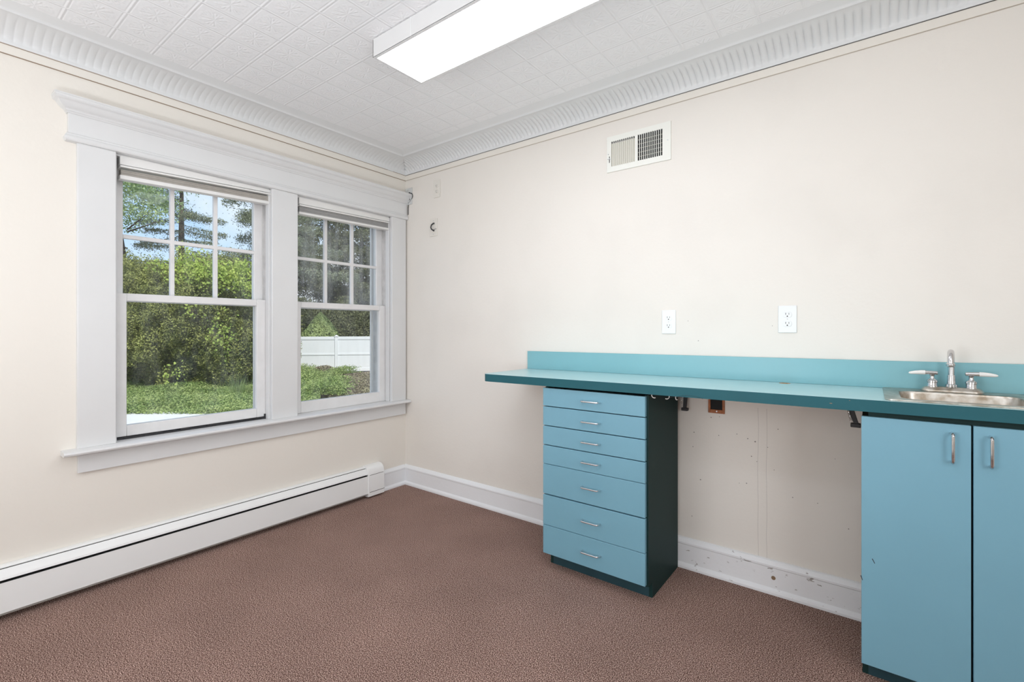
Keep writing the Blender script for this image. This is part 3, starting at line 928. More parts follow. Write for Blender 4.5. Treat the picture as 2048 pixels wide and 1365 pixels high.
for i in range(7):
    zt = zs[i] - gaps[i] if i else .868
    zb_ = zs[i + 1] + gaps[i + 1]
    m = MB().box(DX0, DX1 - .007, DF, DF + .018, zb_, zt)
    # drawer box behind the front
    m.box(DX0 + .03, DX1 - .03, DF + .018, -.08, zb_ + .012, zt - .02)
    o = P('drawer', m, 'teal', bevel=.0012)
    hb = bar_handle(MB(), (1.733, DF, hz[i]), (1.820, DF, hz[i]), (0, -.026, 0))
    P('handle', hb, 'satin', o, smooth=True)

# ---- sink cabinet
SX0, SX1 = 2.752, 3.272
loc = ((SX0 + SX1) / 2, -.21, 0)
sc = thing('sink_cabinet', 'tall teal double door base cabinet under the bar sink', 'sink cabinet', loc)
side = [(-.411, .066), (-.411, .868), (-.032, .868), (-.032, 0), (-.364, 0), (-.364, .066)]
m = MB().prism(side, 'x', SX0 + .002, SX0 + .018).prism(side, 'x', SX1 - .018, SX1 - .002)
m.box(SX0 + .018, SX1 - .018, -.409, -.402, .79, .884).box(SX0 + .018, SX1 - .018, -.405, -.032, .066, .078).box(SX0 + .018, SX1 - .018, -.042, -.032, .078, .868)
P('carcass', m, 'teal_dark', sc)
m = MB().box(SX0 + .018, SX1 - .018, -.364, -.352, 0, .066)
P('toe_kick', m, 'kick', sc)
for (a, b, hx) in ((SX0, 3.0095, 2.968), (3.0145, SX1, 3.049)):
    m = MB().box(a, b, DF, DF + .018, .067, .868)
    o = P('door', m, 'teal', sc, bevel=.0012)
    hb = bar_handle(MB(), (hx, DF, .757), (hx, DF, .842), (0, -.028, 0), r=.0042)
    P('handle', hb, 'chrome', o, smooth=True)
    if a == SX0:
        for (x, z, dx, dz) in ((2.786, .401, .006, .012), (2.7545, .338, .004, .012)):
            m = MB()
            m.add([(x - dx - .001, DF - .0004, z + dz), (x - dx + .001, DF - .0004, z + dz + .001), (x + .0012, DF - .0004, z), (x, DF - .0004, z - .002),
                   (x - dx - .001, DF + .001, z + dz), (x - dx + .001, DF + .001, z + dz + .001), (x + .0012, DF + .001, z), (x, DF + .001, z - .002)],
                  [(0, 1, 2, 3), (4, 7, 6, 5), (0, 4, 5, 1), (1, 5, 6, 2), (2, 6, 7, 3), (3, 7, 4, 0)])
            P('scratch', m, 'black', o)

# ---- sink
loc = (3.006, -.225, .9255)
sk = thing('bar_sink', 'small stained stainless bar sink set into the teal counter', 'sink', loc, rot=(0, SL, 0))
bx0, bx1, by0, by1 = 2.852 - loc[0], 3.162 - loc[0], -.385 - loc[1], -.122 - loc[1]
rim_o = rrect(2.812 - loc[0], 3.200 - loc[0], -.418 - loc[1], -.028 - loc[1], .02)
rim_i = rrect(bx0, bx1, by0, by1, .045)
vs, fs = shape2d(rim_o, [rim_i], .0, .004)
m = MB(); m.add(vs, fs)
obj('rim', m, 'steel', sk, bevel=.0015)
# basin: lofted rounded rectangles
m = MB(); loops = []
for (ins, z, r) in ((0, .004, .045), (.003, .002, .045), (.006, -.006, .045), (.010, -.120, .05), (.018, -.135, .055), (.035, -.143, .05), (.10, -.146, .02)):
    loops.append([(x, y, z) for x, y in rrect(bx0 + ins, bx1 - ins, by0 + ins, by1 - ins, r)])
n = len(loops[0]); vs = [p for lp in loops for p in lp]; fs = []
for i in range(len(loops) - 1):
    for k in range(n):
        q = (k + 1) % n
        fs.append((i * n + k, i * n + q, (i + 1) * n + q, (i + 1) * n + k))
fs.append(tuple((len(loops) - 1) * n + k for k in range(n)))
m.add(vs, fs)
bs = obj('basin', m, 'steel', sk, smooth=True)
so = bs.modifiers.new('thick', 'SOLIDIFY'); so.thickness = .001; so.offset = 0
m = MB().lathe([(.028, -.1455), (.028, -.1440), (.020, -.1442), (.018, -.1450)], (0, -.03, 0), 'z', 20)
obj('drain', m, 'chrome', sk, smooth=True)

# ---- faucet
loc = (3.003, -.070, .9300)
fc = thing('faucet', 'chrome bar faucet with white lever handles behind the sink', 'faucet', loc, rot=(0, SL, 0))
# stained base plate, stadium shape with bevelled shoulders
m = MB(); loops = []
for (ins, z) in ((.000, 0), (.0, .003), (.002, .006), (.006, .011), (.013, .0155), (.016, .016)):
    loops.append([(x, y, z) for x, y in rrect(-.083 + ins, .083 - ins, -.027 + ins, .027 - ins, .0268 - ins, 8)])
n = len(loops[0]); vs = [p for lp in loops for p in lp]; fs = []
for i in range(len(loops) - 1):
    for k in range(n):
        q = (k + 1) % n
        fs.append((i * n + k, i * n + q, (i + 1) * n + q, (i + 1) * n + k))
fs.append(tuple(range(n))); fs.append(tuple((len(loops) - 1) * n + k for k in range(n)))
m.add(vs, fs)
tag(obj('base_plate', m, 'steel', fc, smooth=True), 'stained base plate')
# spout: threaded collar, post, gooseneck
m = MB()
m.lathe([(.0165, .015), (.0165, .025), (.0125, .027), (.0115, .040), (.0115, .056), (.0095, .058), (.0095, .062)], (0, 0, 0), 'z', 24)
obj('collar', m, 'chrome', fc, smooth=True)
pts = [(0, 0, .05), (0, 0, .105)]
R_ = .036
for k in range(1, 13):
    a = k / 12 * PI * .94
    pts.append((0, -R_ + R_ * math.cos(a), .105 + R_ * math.sin(a)))
pts.append((0, pts[-1][1] - .001, pts[-1][2] - .012))
m = MB().tube(pts, .0092, 16)
m2 = pts[-1]
SPR = Matrix.Rotation(-.12, 3, 'Z')
def spin(mb):
    mb.v = [tuple(SPR @ Vector(p)) for p in mb.v]
    return mb
obj('spout', spin(m), 'chrome', fc, smooth=True)
m = MB().lathe([(.0095, 0.004), (.0125, .001), (.0125, -.005), (.0115, -.008)], (0, m2[1], m2[2]), 'z', 20)
obj('aerator', spin(m), 'chrome', fc, smooth=True)
m = MB().lathe([(.0095, -.0082), (.0095, -.0086)], (0, m2[1], m2[2]), 'z', 20)
obj('aerator_mouth', spin(m), 'black', fc)
for s in (-1, 1):
    cx = s * .051
    m = MB().lathe([(.0165, .012), (.0165, .016), (.0150, .019), (.0150, .030), (.0165, .032), (.0165, .036), (.0135, .040), (.0085, .043), (.0065, .048), (.0075, .056), (.0085, .058)], (cx, 0, 0), 'z', 24)
    hd = obj('handle', m, 'chrome', fc, smooth=True)
    m = MB().tube([(cx - s * .016, 0, .0635), (cx - s * .014, 0, .0635), (cx + s * .018, -.003, .0645), (cx + s * .0195, -.003, .0645)], [.0045, .0065, .0072, .0072], 14)
    obj('lever', m, 'chrome', hd, smooth=True)
    m = MB().tube([(cx + s * .0195, -.003, .0645), (cx + s * .030, -.0035, .0645), (cx + s * .046, -.005, .0635), (cx + s * .058, -.006, .0620), (cx + s * .063, -.006, .0615), (cx + s * .065, -.006, .0612)],
                  [.0080, .0078, .0066, .0052, .0036, .0012], 14)
    tag(obj('lever_grip', m, 'porcelain', hd, smooth=True), 'white porcelain grip')

# ================================================================== WALL PLATES
def duplex(x0, x1, z0, z1, plate, label, group=None, slots=True, scale=1.0):
    xc, zc = (x0 + x1) / 2, (z0 + z1) / 2
    loc = (xc, 0, zc)
    t = thing('wall_outlet', label, 'outlet', loc, group)
    w, hgt = x1 - x0, z1 - z0
    m = MB().box(-w / 2, w / 2, -.0055, -.0005, -hgt / 2, hgt / 2)
    obj('cover_plate', m, plate, t, bevel=.003, seg=3)
    for s in (-1, 1):
        cz = s * .0195
        poly = []
        for k in range(28):
            a = 2 * PI * k / 28
            x = .0168 * math.cos(a); z = .0168 * math.sin(a)
            z = max(-.0125, min(.0125, z))
            poly.append((x * scale, z + cz))
        m = MB().prism(poly, 'y', -.0078, -.005)
        o = obj('receptacle', m, plate, t, bevel=.0006)
        m = MB().box(-.0070, -.0052, -.0081, -.0070, cz - .001, cz + .0075).box(.0052, .0068, -.0081, -.0070, cz - .0005, cz + .0070)
        m.lathe([(.0026, .0), (.0026, .0011)], (0, -.0070, cz - .0068), 'y', 12)
        obj('slot', m, 'black', o)
    m = MB().lathe([(.0026, 0), (.0026, .0012)], (0, -.0055, 0), 'y', 12)
    obj('screw', m, 'metalplate' if plate == 'plate' else plate, t)
    return t
duplex(1.945, 2.014, 1.128, 1.245, 'plate', 'white duplex outlet above the counter over the drawers', 'outlets over the counter')
duplex(2.456, 2.526, 1.135, 1.252, 'plate', 'white duplex outlet above the counter nearer the faucet', 'outlets over the counter')
duplex(.306, .370, 2.080, 2.204, 'plate_wall', 'cream painted outlet high on the wall near the corner')

# plate with the cut black cord
loc = (.306, 0, 1.872)
t = thing('cord_plate', 'cream wall plate with a loop of black cord poking out', 'wall plate', loc)
obj('cover_plate', MB().box(-.037, .037, -.006, -.0005, -.062, .062), 'plate_wall', t, bevel=.002)
for z in (-.047, .047): obj('screw', MB().lathe([(.0035, 0), (.0035, .0018), (.001, .0025)], (0, -.006, z), 'y', 12), 'metalplate', t, smooth=True)
pts = [(.008, -.004, .028), (.004, -.012, .027), (-.008, -.018, .016), (-.012, -.019, 0), (-.008, -.018, -.012), (.003, -.012, -.021), (.008, -.004, -.024)]
m = MB().tube(pts, [.006, .005, .0042, .0042, .0042, .005, .006], 10)
obj('cord', MB().tube([(.004, -.012, -.019), (.020, -.010, -.014), (.034, -.008, -.013)], .0012, 6), 'black_plastic', t, smooth=True)
obj('cord', m, 'black_plastic', t, smooth=True)

# metal plate in the corner
loc = (.040, 0, 2.137)
t = thing('cord_plate', 'grey metal plate with two holes jammed in the corner by the window crown', 'wall plate', loc)
pl = obj('cover_plate', MB().box(-.037, .037, -.006, -.0005, -.062, .062), 'metalplate', t, bevel=.001)
for z in (-.022, .022): obj('hole', MB().lathe([(.0085, 0), (.0085, .0006)], (.010, -.006, z), 'y', 16), 'black', pl)
for z in (-.047, .047): obj('screw', MB().lathe([(.0033, 0), (.0033, .0015)], (-.004, -.006, z), 'y', 12), 'satin', pl)
m = MB().tube([(.050, -.006, 2.159), (.060, -.014, 2.158), (.082, -.010, 2.152), (.086, -.006, 2.135), (.078, -.005, 2.118), (.066, -.0045, 2.105), (.040, -.004, 2.088), (.034, -.0035, 2.06), (.033, -.0035, 2.003)], .0026, 8)
tag(obj('black_cord', m, 'black_plastic', smooth=True), 'thin black cord running down beside the window head casing', 'cord')

# ================================================================== AIR VENT
loc = (1.819, 0, 2.0850)
t = thing('air_vent', 'ivory metal air vent high on the counter wall', 'air vent', loc)
w2_, h2_ = .1715, .0950
ix0, ix1, iz0, iz1 = -.146, .132, -.0665, .0665
fr = MB()
fr.box(-w2_, ix0, -.007, -.003, -h2_, h2_).box(ix1, w2_, -.007, -.003, -h2_, h2_)
fr.box(ix0, ix1, -.007, -.003, iz1, h2_).box(ix0, ix1, -.007, -.003, -h2_, iz0)
fr.box(-.012, .001, -.007, -.003, iz0, iz1)
fr.box(-w2_, w2_, -.003, -.0005, h2_ - .002, h2_).box(-w2_, w2_, -.003, -.0005, -h2_, -h2_ + .002)
fr.box(-w2_, -w2_ + .002, -.003, -.0005, -h2_, h2_).box(w2_ - .002, w2_, -.003, -.0005, -h2_, h2_)
obj('frame', fr, 'vent', t)
m = MB()
for k in range(12):
    x = ix0 + (k + .5) * (-.012 - ix0) / 12
    m.box(x - .0010 + .003, x + .0032 + .003, -.0069, -.0040, iz0, iz1)
for k in range(12):
    x = .001 + (k + .5) * (ix1 - .001) / 12
    m.box(x + .0030, x + .0062, -.0069, -.0040, iz0, iz1)
obj('front_louvers', m, 'vent', t)
m = MB()
m.box(ix0 + .001, -.013, -.0034, -.0022, iz0 + .001, iz1 - .010)
tag(obj('damper', m, 'vent_blade', t), 'closed beige damper blades')
m = MB()
for k in range(5):
    z = iz0 + (k + 1) * (iz1 - iz0) / 6.2
    m.box(.001, ix1, -.0038, -.0030, z - .0012, z + .0008)
obj('rear_louvers', m, 'vent_blade', t)
m = MB().box(ix0, ix1, -.0018, -.0010, iz0, iz1)
obj('duct_opening', m, 'black', t)
m = MB().box(-.1585, -.1545, -.0074, -.0068, -.044, -.010)
s_ = obj('lever_slot', m, 'black', t)
m = MB().box(-.164, -.149, -.016, -.0072, -.0275, -.0235)
obj('lever', m, 'satin', t, bevel=.001)
for x in (-.163, .156): obj('screw', MB().lathe([(.0028, 0), (.0028, .0012)], (x, -.007, .002), 'y', 12), 'satin', t)

# ================================================================== UNDER THE COUNTER
loc = (2.203, -.002, .812)
t = thing('junction_box', 'orange electrical box set in the wall of the knee space', 'electrical box', loc)
ow, oh, iw, ih = .036, .054, .026, .037
m = MB()
m.box(-ow, -iw, -.006, .001, -oh, oh).box(iw, ow, -.006, .001, -oh, oh).box(-iw, iw, -.006, .001, ih, oh).box(-iw, iw, -.006, .001, -oh, -ih)
obj('box_rim', m, 'orange', t, bevel=.001)
obj('box_interior', MB().box(-iw, iw, -.001, .0005, -ih, ih), 'black', t)
m = MB().lathe([(.003, 0), (.003, .002)], (.002, -.006, -.045), 'y', 12)
obj('screw', m, 'satin', t)
pts = [(2.150, -.030, .870), (2.17, -.10, .866), (2.20, -.25, .868), (2.23, -.38, .872), (2.25, -.435, .874)]
m = MB().tube([(2.128, -.443, .873), (2.145, -.443, .879), (2.170, -.443, .880), (2.19, -.443, .876)], .0007, 6)
m.tube([(2.165, -.4425, .882), (2.20, -.4425, .890), (2.235, -.4425, .889), (2.262, -.4425, .881)], .00045, 6)
tag(obj('thin_wire', m, 'black_plastic', smooth=True), 'hair thin dark wire curling over the counter edge above the orange box', 'wire')

def hinge_bracket(px, py, zt, lean, label, k=1.0):
    t = thing('support_bracket', label, 'bracket', (px, py, zt), 'black brackets under the counter')
    m = MB().box(-.022, .022, -.016, .016, -.010, 0)
    obj('mounting_plate', m, 'black_plastic', t, bevel=.001)
    a = [(-.009 - lean * .008, -.010), (.010 - lean * .008, -.010), (.008 + lean * .012, -.064 * k), (-.006 + lean * .012, -.064 * k)]
    obj('arm', MB().prism(a, 'y', -.008, .008), 'black_plastic', t, bevel=.001)
    m = MB().box(-.014 + lean * .010, .016 + lean * .010, -.011, .011, -.064 * k - .012, -.064 * k + .002)
    obj('foot', m, 'black_plastic', t, bevel=.002)
    # coil spring
    pts = []
    for q in range(60):
        u = q / 59
        pts.append((-.012 + lean * .010 * u + .004 * math.cos(q * 1.1), -.012 + .004 * math.sin(q * 1.1), -.018 - .040 * u * k))
    obj('spring', MB().tube(pts, .0008, 5), 'satin', t, smooth=True)
    return t
hinge_bracket(2.722, -.235, .8835, 1, 'black spring bracket hanging under the counter beside the sink cabinet', 1.15)
hinge_bracket(2.074, -.045, .8800, -.4, 'black spring bracket hanging under the counter beside the drawer cabinet', 1.65)

random.seed(5)
for i, (x, rot, lab) in enumerate(((2.056, 0, 'white cup hook under the counter nearest the drawers'), (2.108, PI, 'white cup hook under the counter, second from the drawers'), (2.150, PI / 2 * .9, 'white cup hook under the counter, farthest from the drawers'))):
    t = None
    pts = [(0, 0, .004), (0, 0, -.004)]
    for k in range(9):
        a = PI / 2 + k / 8 * PI * 1.15
        pts.append((.011 * math.cos(a), 0, -.015 + .011 * math.sin(a)))
    m = MB().tube(pts, .0018, 8)
    o = obj('cup_hook', m, 'porcelain', smooth=True)
    o.location = (x, -.405, .8835 + .0058 * (x - 1.134))
    o.rotation_euler = (0, 0, rot)
    tag(o, lab, 'hook', 'cup hooks under the counter')

# ================================================================== OUTDOORS
GZ = -0.80                    # outdoor ground level
Fv = Vector((-math.sin(YAW), math.cos(YAW), 0)); Rv = Vector((math.cos(YAW), math.sin(YAW), 0))
def at(px, depth, z=GZ):
    """world point seen at photo column px, at a given distance from the camera"""
    p = CAM + Fv * depth + Rv * depth * (px - 1024) / FOC
    return Vector((p.x, p.y, z))

# ground: gently uneven lawn
def ground():
    n = 90
    xs = np.linspace(-70, -.6, n); ys = np.linspace(-25, 60, n)
    X, Y = np.meshgrid(xs, ys, indexing='ij')
    Z = GZ + .05 * np.sin(X * .9) * np.cos(Y * .7) + .03 * np.sin(X * 2.3 + Y)
    V = np.stack([X, Y, Z], -1).reshape(-1, 3)
    F = []
    for i in range(n - 1):
        for j in range(n - 1):
            a = i * n + j
            F.append((a, a + n, a + n + 1, a + 1))
    return V, np.array(F)
V, F = ground()
o = npobj('ground', V, F, 'soil')
tag(o, 'bare brown earth of the yard outside the windows', 'ground', kind='structure')

def leaves(points, normals, size, spread, aspect=.55, jitter=.6):
    """one folded diamond leaf (2 quads would be heavier: a bent kite of 4 verts) per point"""
    n = len(points)
    d = RNG.normal(size=(n, 3)); d /= np.linalg.norm(d, axis=1, keepdims=True)
    nm = normals * (1 - spread) + d * spread
    nm /= np.linalg.norm(nm, axis=1, keepdims=True) + 1e-9
    a = np.cross(nm, RNG.normal(size=(n, 3))); a /= np.linalg.norm(a, axis=1, keepdims=True) + 1e-9
    b = np.cross(nm, a)
    s = size * (1 + jitter * (RNG.random((n, 1)) - .5))
    p0 = points - a * s * .5; p2 = points + a * s * .5
    p1 = points + b * s * aspect * .5 + nm * s * .08; p3 = points - b * s * aspect * .5 + nm * s * .08
    V = np.stack([p0, p1, p2, p3], 1).reshape(-1, 3)
    F = np.arange(n * 4).reshape(n, 4)
    return V, F

def lump(P, seed, f=1.0):
    r = np.random.default_rng(seed)
    s = np.zeros(len(P))
    for k in range(9):
        w = r.normal(size=3) * f * (1 + k * .55)
        s += np.sin(P @ w + r.random() * 6.28) / (1 + k * .45)
    return s / 3.0

def crown_points(n, c, rad, seed, inner=.72, lumpy=.16, f=1.6, flatbase=True):
    d = RNG.normal(size=(n, 3)); d /= np.linalg.norm(d, axis=1, keepdims=True)
    k = 1 + lumpy * lump(d * np.array(rad), seed, f)
    u = inner + (1 - inner) * RNG.random(n) ** .6
    P = d * (np.array(rad) * (k * u)[:, None])
    return P + np.array(c), d

def trunk(base, h, r0, r1, bends=.1, seg=7):
    pts = []
    for i in range(seg):
        u = i / (seg - 1)
        pts.append((random.uniform(-bends, bends) * u, random.uniform(-bends, bends) * u, h * u))
    return MB().tube(pts, [r0 + (r1 - r0) * i / (seg - 1) for i in range(seg)], 8)

def shrub(name, px, dep, rx, rz, label, cat, n, size, m_, group, seed, lumpy=.16, f=1.6):
    b = at(px, dep)
    t = thing(name, label, cat, b, group)
    P_, N_ = crown_points(n, (0, 0, rz * .96), (rx, rx, rz), seed, lumpy=lumpy, f=f)
    keep = P_[:, 2] > 0.0
    P_, N_ = P_[keep], N_[keep]
    V, F = leaves(P_, N_, size, .62, .42)
    npobj('foliage', V, F, m_, t)
    obj('stem', trunk(b, rz * 1.5, .10, .03), 'bark', t, smooth=True)
    return t

# evergreen hedge shrubs
hedge = [(150, 17.2, 2.1, 2.3, 'olive evergreen shrub at the far left of the hedge'),
         (262, 16.6, 2.0, 2.26, 'olive evergreen shrub behind the left edge of the window glass'),
         (365, 16.2, 1.9, 2.22, 'olive evergreen shrub in the middle of the hedge'),
         (462, 16.4, 1.85, 2.16, 'olive evergreen shrub at the right of the hedge under the vines'),
         (520, 17.6, 1.25, 1.95, 'olive evergreen shrub ending the hedge behind the mullion')]
for i, (px, dep, rx, rz, lab) in enumerate(hedge):
    shrub('evergreen_shrub', px, dep, rx, rz, lab, 'shrub', 90000 if i else 30000, .072, 'yew', 'evergreen hedge shrubs', 40 + i, lumpy=.30, f=2.6)

# vines with bright leaves over the hedge
def vine(px, dep, z, sx, sz, n, label, size=.082):
    b = at(px, dep, 0)
    t = thing('climbing_vine', label, 'vine', (b.x, b.y, GZ), 'bright vines over the hedge')
    k = 22
    cl = RNG.normal(size=(k, 2)) * np.array([sx, sz]) * .55
    P_ = []
    for i in range(n):
        c = cl[RNG.integers(k)]
        a = c[0] + RNG.normal() * .17 * (.5 + sx); zz = c[1] + RNG.normal() * .13
        p = Rv * a - Fv * RNG.uniform(-.30, .20)
        P_.append((p.x, p.y, z - GZ + zz))
    P_ = np.array(P_)
    V, F = leaves(P_, np.tile(np.array(-Fv), (n, 1)), size, .45, .75)
    npobj('leaves', V, F, 'vine', t)
    m = MB()
    zc = z - GZ
    for c in cl[:12]:
        p1 = Rv * float(c[0]); q1 = p1 + Fv * .25
        m.tube([(q1.x * .2 + Fv.x * .3, q1.y * .2 + Fv.y * .3, zc * .93), (q1.x * .6, q1.y * .6, zc), (p1.x, p1.y, zc + float(c[1]))], [.010, .007, .003], 5)
    obj('stem', m, 'bark', t, smooth=True)
vine(400, 14.7, 2.95, 1.0, .42, 1500, 'bright green vine draped over the hedge top behind the middle panes')
vine(492, 14.9, 2.85, .40, .50, 700, 'bright green vine at the right end of the hedge top')
vine(440, 14.4, .95, .34, .42, 190, 'small bright vine cluster low on the dark hedge')
vine(380, 14.3, 1.75, .12, .16, 50, 'tiny pale green leaf cluster high on the dark hedge')
vine(345, 14.2, -.25, .14, .24, 60, 'sprig of pale leaves at the foot of the hedge')

# tall grass tuft
def tuft(px, dep, n, h, label, spread=.35):
    b = at(px, dep)
    V = []; F = []
    for i in range(n):
        a = random.uniform(0, 2 * PI); r = random.uniform(0, spread)
        x, y = r * math.cos(a), r * math.sin(a)
        hh = h * random.uniform(.5, 1.1); lx = random.uniform(-.3, .3) * hh; ly = random.uniform(-.3, .3) * hh
        w = .009
        o0 = len(V)
        V += [(x - w, y, 0), (x + w, y + .004, 0), (x + lx * .4 + w * .8, y + ly * .4, hh * .6), (x + lx * .4 - w * .8, y + ly * .4, hh * .6),
              (x + lx + .001, y + ly, hh), (x + lx - .001, y + ly, hh)]
        F += [(o0, o0 + 1, o0 + 2, o0 + 3), (o0 + 3, o0 + 2, o0 + 4, o0 + 5)]
    o = npobj('grass_tuft', V, F, 'grass'); o.location = b
    tag(o, label, 'grass tuft')
tuft(476, 13.4, 170, .62, 'tall tuft of grass at the foot of the hedge', .45)

# low green ground cover in front of the hedge (uncountable)
def cover(n, poly_px, dens_h, name, label, m_, size):
    P_ = []
    px = RNG.uniform(poly_px[0], poly_px[1], n); dp = RNG.uniform(poly_px[2], poly_px[3], n)
    base = np.array(CAM)[None, :2] + np.outer(dp, np.array(Fv)[:2]) + np.outer(dp * (px - 1024) / FOC, np.array(Rv)[:2])
    keep = np.ones(n, bool)
    if poly_px[4] is not None: keep = poly_px[4](px, dp)
    base = base[keep]; k = len(base)
    z = GZ + .05 * np.sin(base[:, 0] * .9) * np.cos(base[:, 1] * .7) + .03 * np.sin(base[:, 0] * 2.3 + base[:, 1]) + dens_h * RNG.random(k) ** 1.5
    hump = np.clip(.5 + .5 * np.sin(base[:, 0] * 1.7) * np.cos(base[:, 1] * 2.1), 0, 1)
    z = z + hump * dens_h * .7
    P_ = np.column_stack([base, z])
    N_ = np.tile(np.array([0, 0, 1.0]), (k, 1))
    V, F = leaves(P_, N_, size, .5, .6)
    o = npobj(name, V, F, m_)
    tag(o, label, 'ground cover', kind='stuff')
cover(150000, (60, 640, 10.45, 17.0, None), .16, 'ground_ivy', 'low leafy green ground cover between the driveway and the hedge', 'grass', .052)
WOB = lambda px, dp: 14 * np.sin(dp * 2.1) + 9 * np.sin(dp * 5.3 + px * .05) + 8 * RNG.normal(size=len(px))
cover(110000, (520, 860, 12.6, 20.8, lambda px, dp: (px + WOB(px, dp) < 672 - (dp - 15.2) * 8) | ((dp > 18.9 + .5 * np.sin(px * .09)) & (px + WOB(px, dp) < 690))), .30, 'ground_ivy', 'bushy green ground cover in front of the white fence', 'grass', .06)
cover(34000, (570, 900, 11.8, 20.6, lambda px, dp: px > 640 - (dp - 15) * 6), .07, 'dry_weeds', 'sparse brown weeds on the bare bank right of the ground cover', 'weed', .07)

# pale driveway near the house
def driveway():
    pts = []
    a = at(60, 10.4); b = at(560, 11.0); c = at(560, 5.0); d = at(60, 4.0)
    m = MB()
    z0, z1 = GZ - .1, GZ + .07
    vs = []
    for p in (d, c, b, a): vs.append((p.x, p.y, z0))
    for p in (d, c, b, a): vs.append((p.x, p.y, z1))
    m.add(vs, [(0, 3, 2, 1), (4, 5, 6, 7), (0, 1, 5, 4), (1, 2, 6, 5), (2, 3, 7, 6), (3, 0, 4, 7)])
    return m
o = obj('driveway', driveway(), 'concrete')
tag(o, 'pale concrete driveway slab below the left window', 'driveway', kind='structure')

# white vinyl fence
fa, fb = at(520, 20.6), at(860, 22.2)
dirv = (fb - fa).normalized()
p673 = at(673, 21.4)
t = thing('vinyl_fence', 'white vinyl privacy fence across the yard behind the right window', 'fence', (p673.x, p673.y, GZ))
ang = math.atan2(dirv.y, dirv.x)
t.rotation_euler = (0, 0, ang)
FH = 1.62
sec = 2.40
for k in range(-3, 4):
    x = k * sec
    m = MB().box(x - .065, x + .065, -.065, .065, 0, FH + .02)
    po = obj('post', m, 'vinyl', t, bevel=.006)
    m = MB(); 
    m.add([(x - .08, -.08, FH + .02), (x + .08, -.08, FH + .02), (x + .08, .08, FH + .02), (x - .08, .08, FH + .02), (x, 0, FH + .08),
           (x - .08, -.08, FH), (x + .08, -.08, FH), (x + .08, .08, FH), (x - .08, .08, FH)],
          [(0, 1, 4), (1, 2, 4), (2, 3, 4), (3, 0, 4), (5, 8, 7, 6), (0, 5, 6, 1), (1, 6, 7, 2), (2, 7, 8, 3), (3, 8, 5, 0)])
    obj('post_cap', m, 'vinyl', po)
    if k == 3: break
    m = MB(); a, b = x + .065, x + sec - .065
    nb = 15
    for q in range(nb):
        u0 = a + (b - a) * q / nb
        m.box(u0 + .0015, u0 + (b - a) / nb - .0015, -.011, .011, .06, FH - .06)
    m.box(a, b, -.006, .006, .06, FH - .06)
    obj('panel', m, 'vinyl', t)
    m = MB()
    for (z0, z1) in ((.04, .18), (.78, .86), (FH - .14, FH)):
        m.box(a, b, -.028, .028, z0, z1)
    obj('rail', m, 'vinyl', t, bevel=.004)

# ---- trees
def deciduous(px, dep, h, c, rad, n, size, m_, label, seed, group='trees beyond the hedge'):
    b = at(px, dep)
    t = thing('leafy_tree', label, 'tree', b, group)
    m = trunk(b, h * .8, .22, .05, .3)
    tips = []
    for k in range(16):
        a = random.uniform(0, 2 * PI); z = random.uniform(.35, .8) * h
        e = Vector((math.cos(a) * rad[0] * .8, math.sin(a) * rad[1] * .8, z + random.uniform(-.5, 1.2)))
        m.tube([(0, 0, z), tuple(e * .5 + Vector((0, 0, z * .5))), tuple(e)], [.04, .022, .006], 6); tips.append(e)
    obj('trunk', m, 'bark', t, smooth=True)
    # leaves in clumps so that the sky shows through
    K = 46
    cc, _ = crown_points(K, c, rad, seed, inner=.25, lumpy=.2)
    idx = RNG.integers(K, size=n)
    P_ = cc[idx] + RNG.normal(size=(n, 3)) * np.array([.40, .40, .20])
    V, F = leaves(P_, np.tile([0, 0, 1.0], (n, 1)), size, .7, .7)
    npobj('crown', V, F, m_, t)

def conifer(px, dep, h, r, n_br, label, seed, m_='needle', size=.095, z_low=.12, dens=1.0, hang=.16, br_r=.016, droop=.25, group='trees beyond the hedge'):
    b = at(px, dep)
    rr = random.Random(seed)
    t = thing('conifer_tree', label, 'tree', b, group)
    m = MB().tube([(0, 0, 0), (0.05, 0, h * .5), (0, .04, h)], [.24, .15, .03], 8)
    pts = []; 
    for k in range(n_br):
        u = (k + rr.random()) / n_br
        z = h * (z_low + (1 - z_low) * u)
        L_ = r * (1 - u) ** .75 * rr.uniform(.7, 1.1) + .15
        a = rr.uniform(0, 2 * PI)
        dx, dy = math.cos(a), math.sin(a)
        br = [(0, 0, z), (dx * L_ * .5, dy * L_ * .5, z - droop * L_ * .30), (dx * L_, dy * L_, z - droop * L_ * .35)]
        m.tube(br, [br_r, br_r * .6, .004], 5)
        cnt = int(60 * L_ * dens)
        s = np.array([rr.random() for _ in range(cnt)]) ** .7
        wdt = .10 + .22 * np.sin(np.clip(s, 0, 1) * PI * .9 + .15)
        off = RNG.normal(size=cnt) * wdt
        zz = z - droop * L_ * (.6 * s - .25 * s ** 2) - np.abs(RNG.normal(size=cnt)) * hang * L_ ** .5
        pts.append(np.column_stack([dx * L_ * s - dy * off, dy * L_ * s + dx * off, zz]))
    obj('trunk', m, 'bark', t, smooth=True)
    P_ = np.concatenate(pts)
    V, F = leaves(P_, np.tile([0, 0, 1.0], (len(P_), 1)), size, .85, .35)
    npobj('foliage', V, F, m_, t)

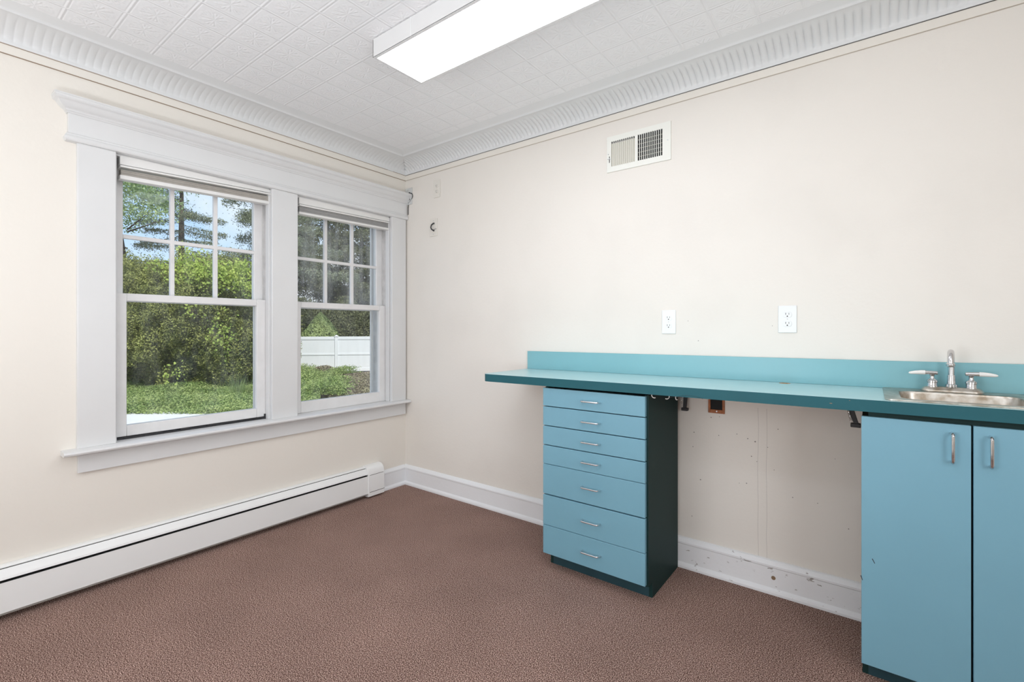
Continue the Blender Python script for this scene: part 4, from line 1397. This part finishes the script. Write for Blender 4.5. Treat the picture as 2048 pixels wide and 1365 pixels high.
random.seed(21)
deciduous(255, 21.0, 8.0, (0, 0, 7.9), (2.3, 2.3, 2.2), 15000, .10, 'maple', 'light green leafy tree above the left end of the hedge', 5)
conifer(362, 24.0, 11.5, 3.3, 34, 'thin grey green conifer standing behind the middle of the hedge', 3, dens=6.5, z_low=.36, droop=.30, hang=.09)
conifer(545, 21.5, 11.5, 3.4, 52, 'dense grey green conifer behind the right end of the hedge', 8, dens=7, z_low=.44, droop=.42, hang=.12)
dk = [(585, 30.5, 12.0, 3.6, 'dark olive conifer beyond the fence at the left of the right window'),
      (655, 32.0, 12.5, 3.9, 'dark olive conifer beyond the fence behind the small cone tree'),
      (722, 31.0, 12.5, 3.8, 'dark olive conifer beyond the fence in the right panes'),
      (795, 32.5, 12.5, 4.2, 'dark olive conifer beyond the fence hidden mostly by the casing')]
for i, (px, dep, hh, rr_, lab) in enumerate(dk):
    conifer(px, dep, hh, rr_, 120, lab, 60 + i, m_='dark_tree', size=.17, z_low=.02, dens=3.6, droop=.3, group='dark trees beyond the fence')
for i, (px, dep, lab) in enumerate(((560, 26.6, 'dark brush behind the fence at its left'), (620, 26.8, 'dark brush behind the fence left of the cone tree'), (700, 26.6, 'dark brush behind the fence right of the cone tree'), (775, 26.9, 'dark brush behind the fence at its far right'))):
    shrub('brush_shrub', px, dep, 1.7, 1.75, lab, 'shrub', 22000, .12, 'dark_tree', 'brush behind the fence', 80 + i)

# small conical tree behind the fence
b = at(641, 23.2)
t = thing('cone_tree', 'small bright green cone shaped tree rising behind the white fence', 'tree', b)
n = 15000
u = RNG.random(n) ** .75
zz = 2.75 * u
rad = 1.75 * (1 - u) ** .8 * (.72 + .3 * RNG.random(n) ** .5)
a = RNG.random(n) * 2 * PI
rad = rad * (1 + .10 * np.sin(a * 5 + zz * 4))
P_ = np.column_stack([rad * np.cos(a), rad * np.sin(a), zz])
N_ = np.column_stack([np.cos(a), np.sin(a), np.full(n, .5)])
V, F = leaves(P_, N_, .11, .5, .5)
npobj('foliage', V, F, 'cone_tree', t)
obj('stem', MB().tube([(0, 0, 0), (0, 0, 2.5)], [.07, .02], 7), 'bark', t, smooth=True)
# dark small bush at the foot of the fence
b = at(648, 19.9)
t = thing('low_bush', 'small bush at the foot of the white fence', 'bush', b)
P_, N_ = crown_points(2500, (0, 0, .16), (.45, .45, .30), 9)
V, F = leaves(P_[P_[:, 2] > 0], N_[P_[:, 2] > 0], .08, .6)
npobj('foliage', V, F, 'weed', t)
obj('stem', MB().tube([(0, 0, -.05), (0, 0, .25)], .02, 6), 'bark', t)
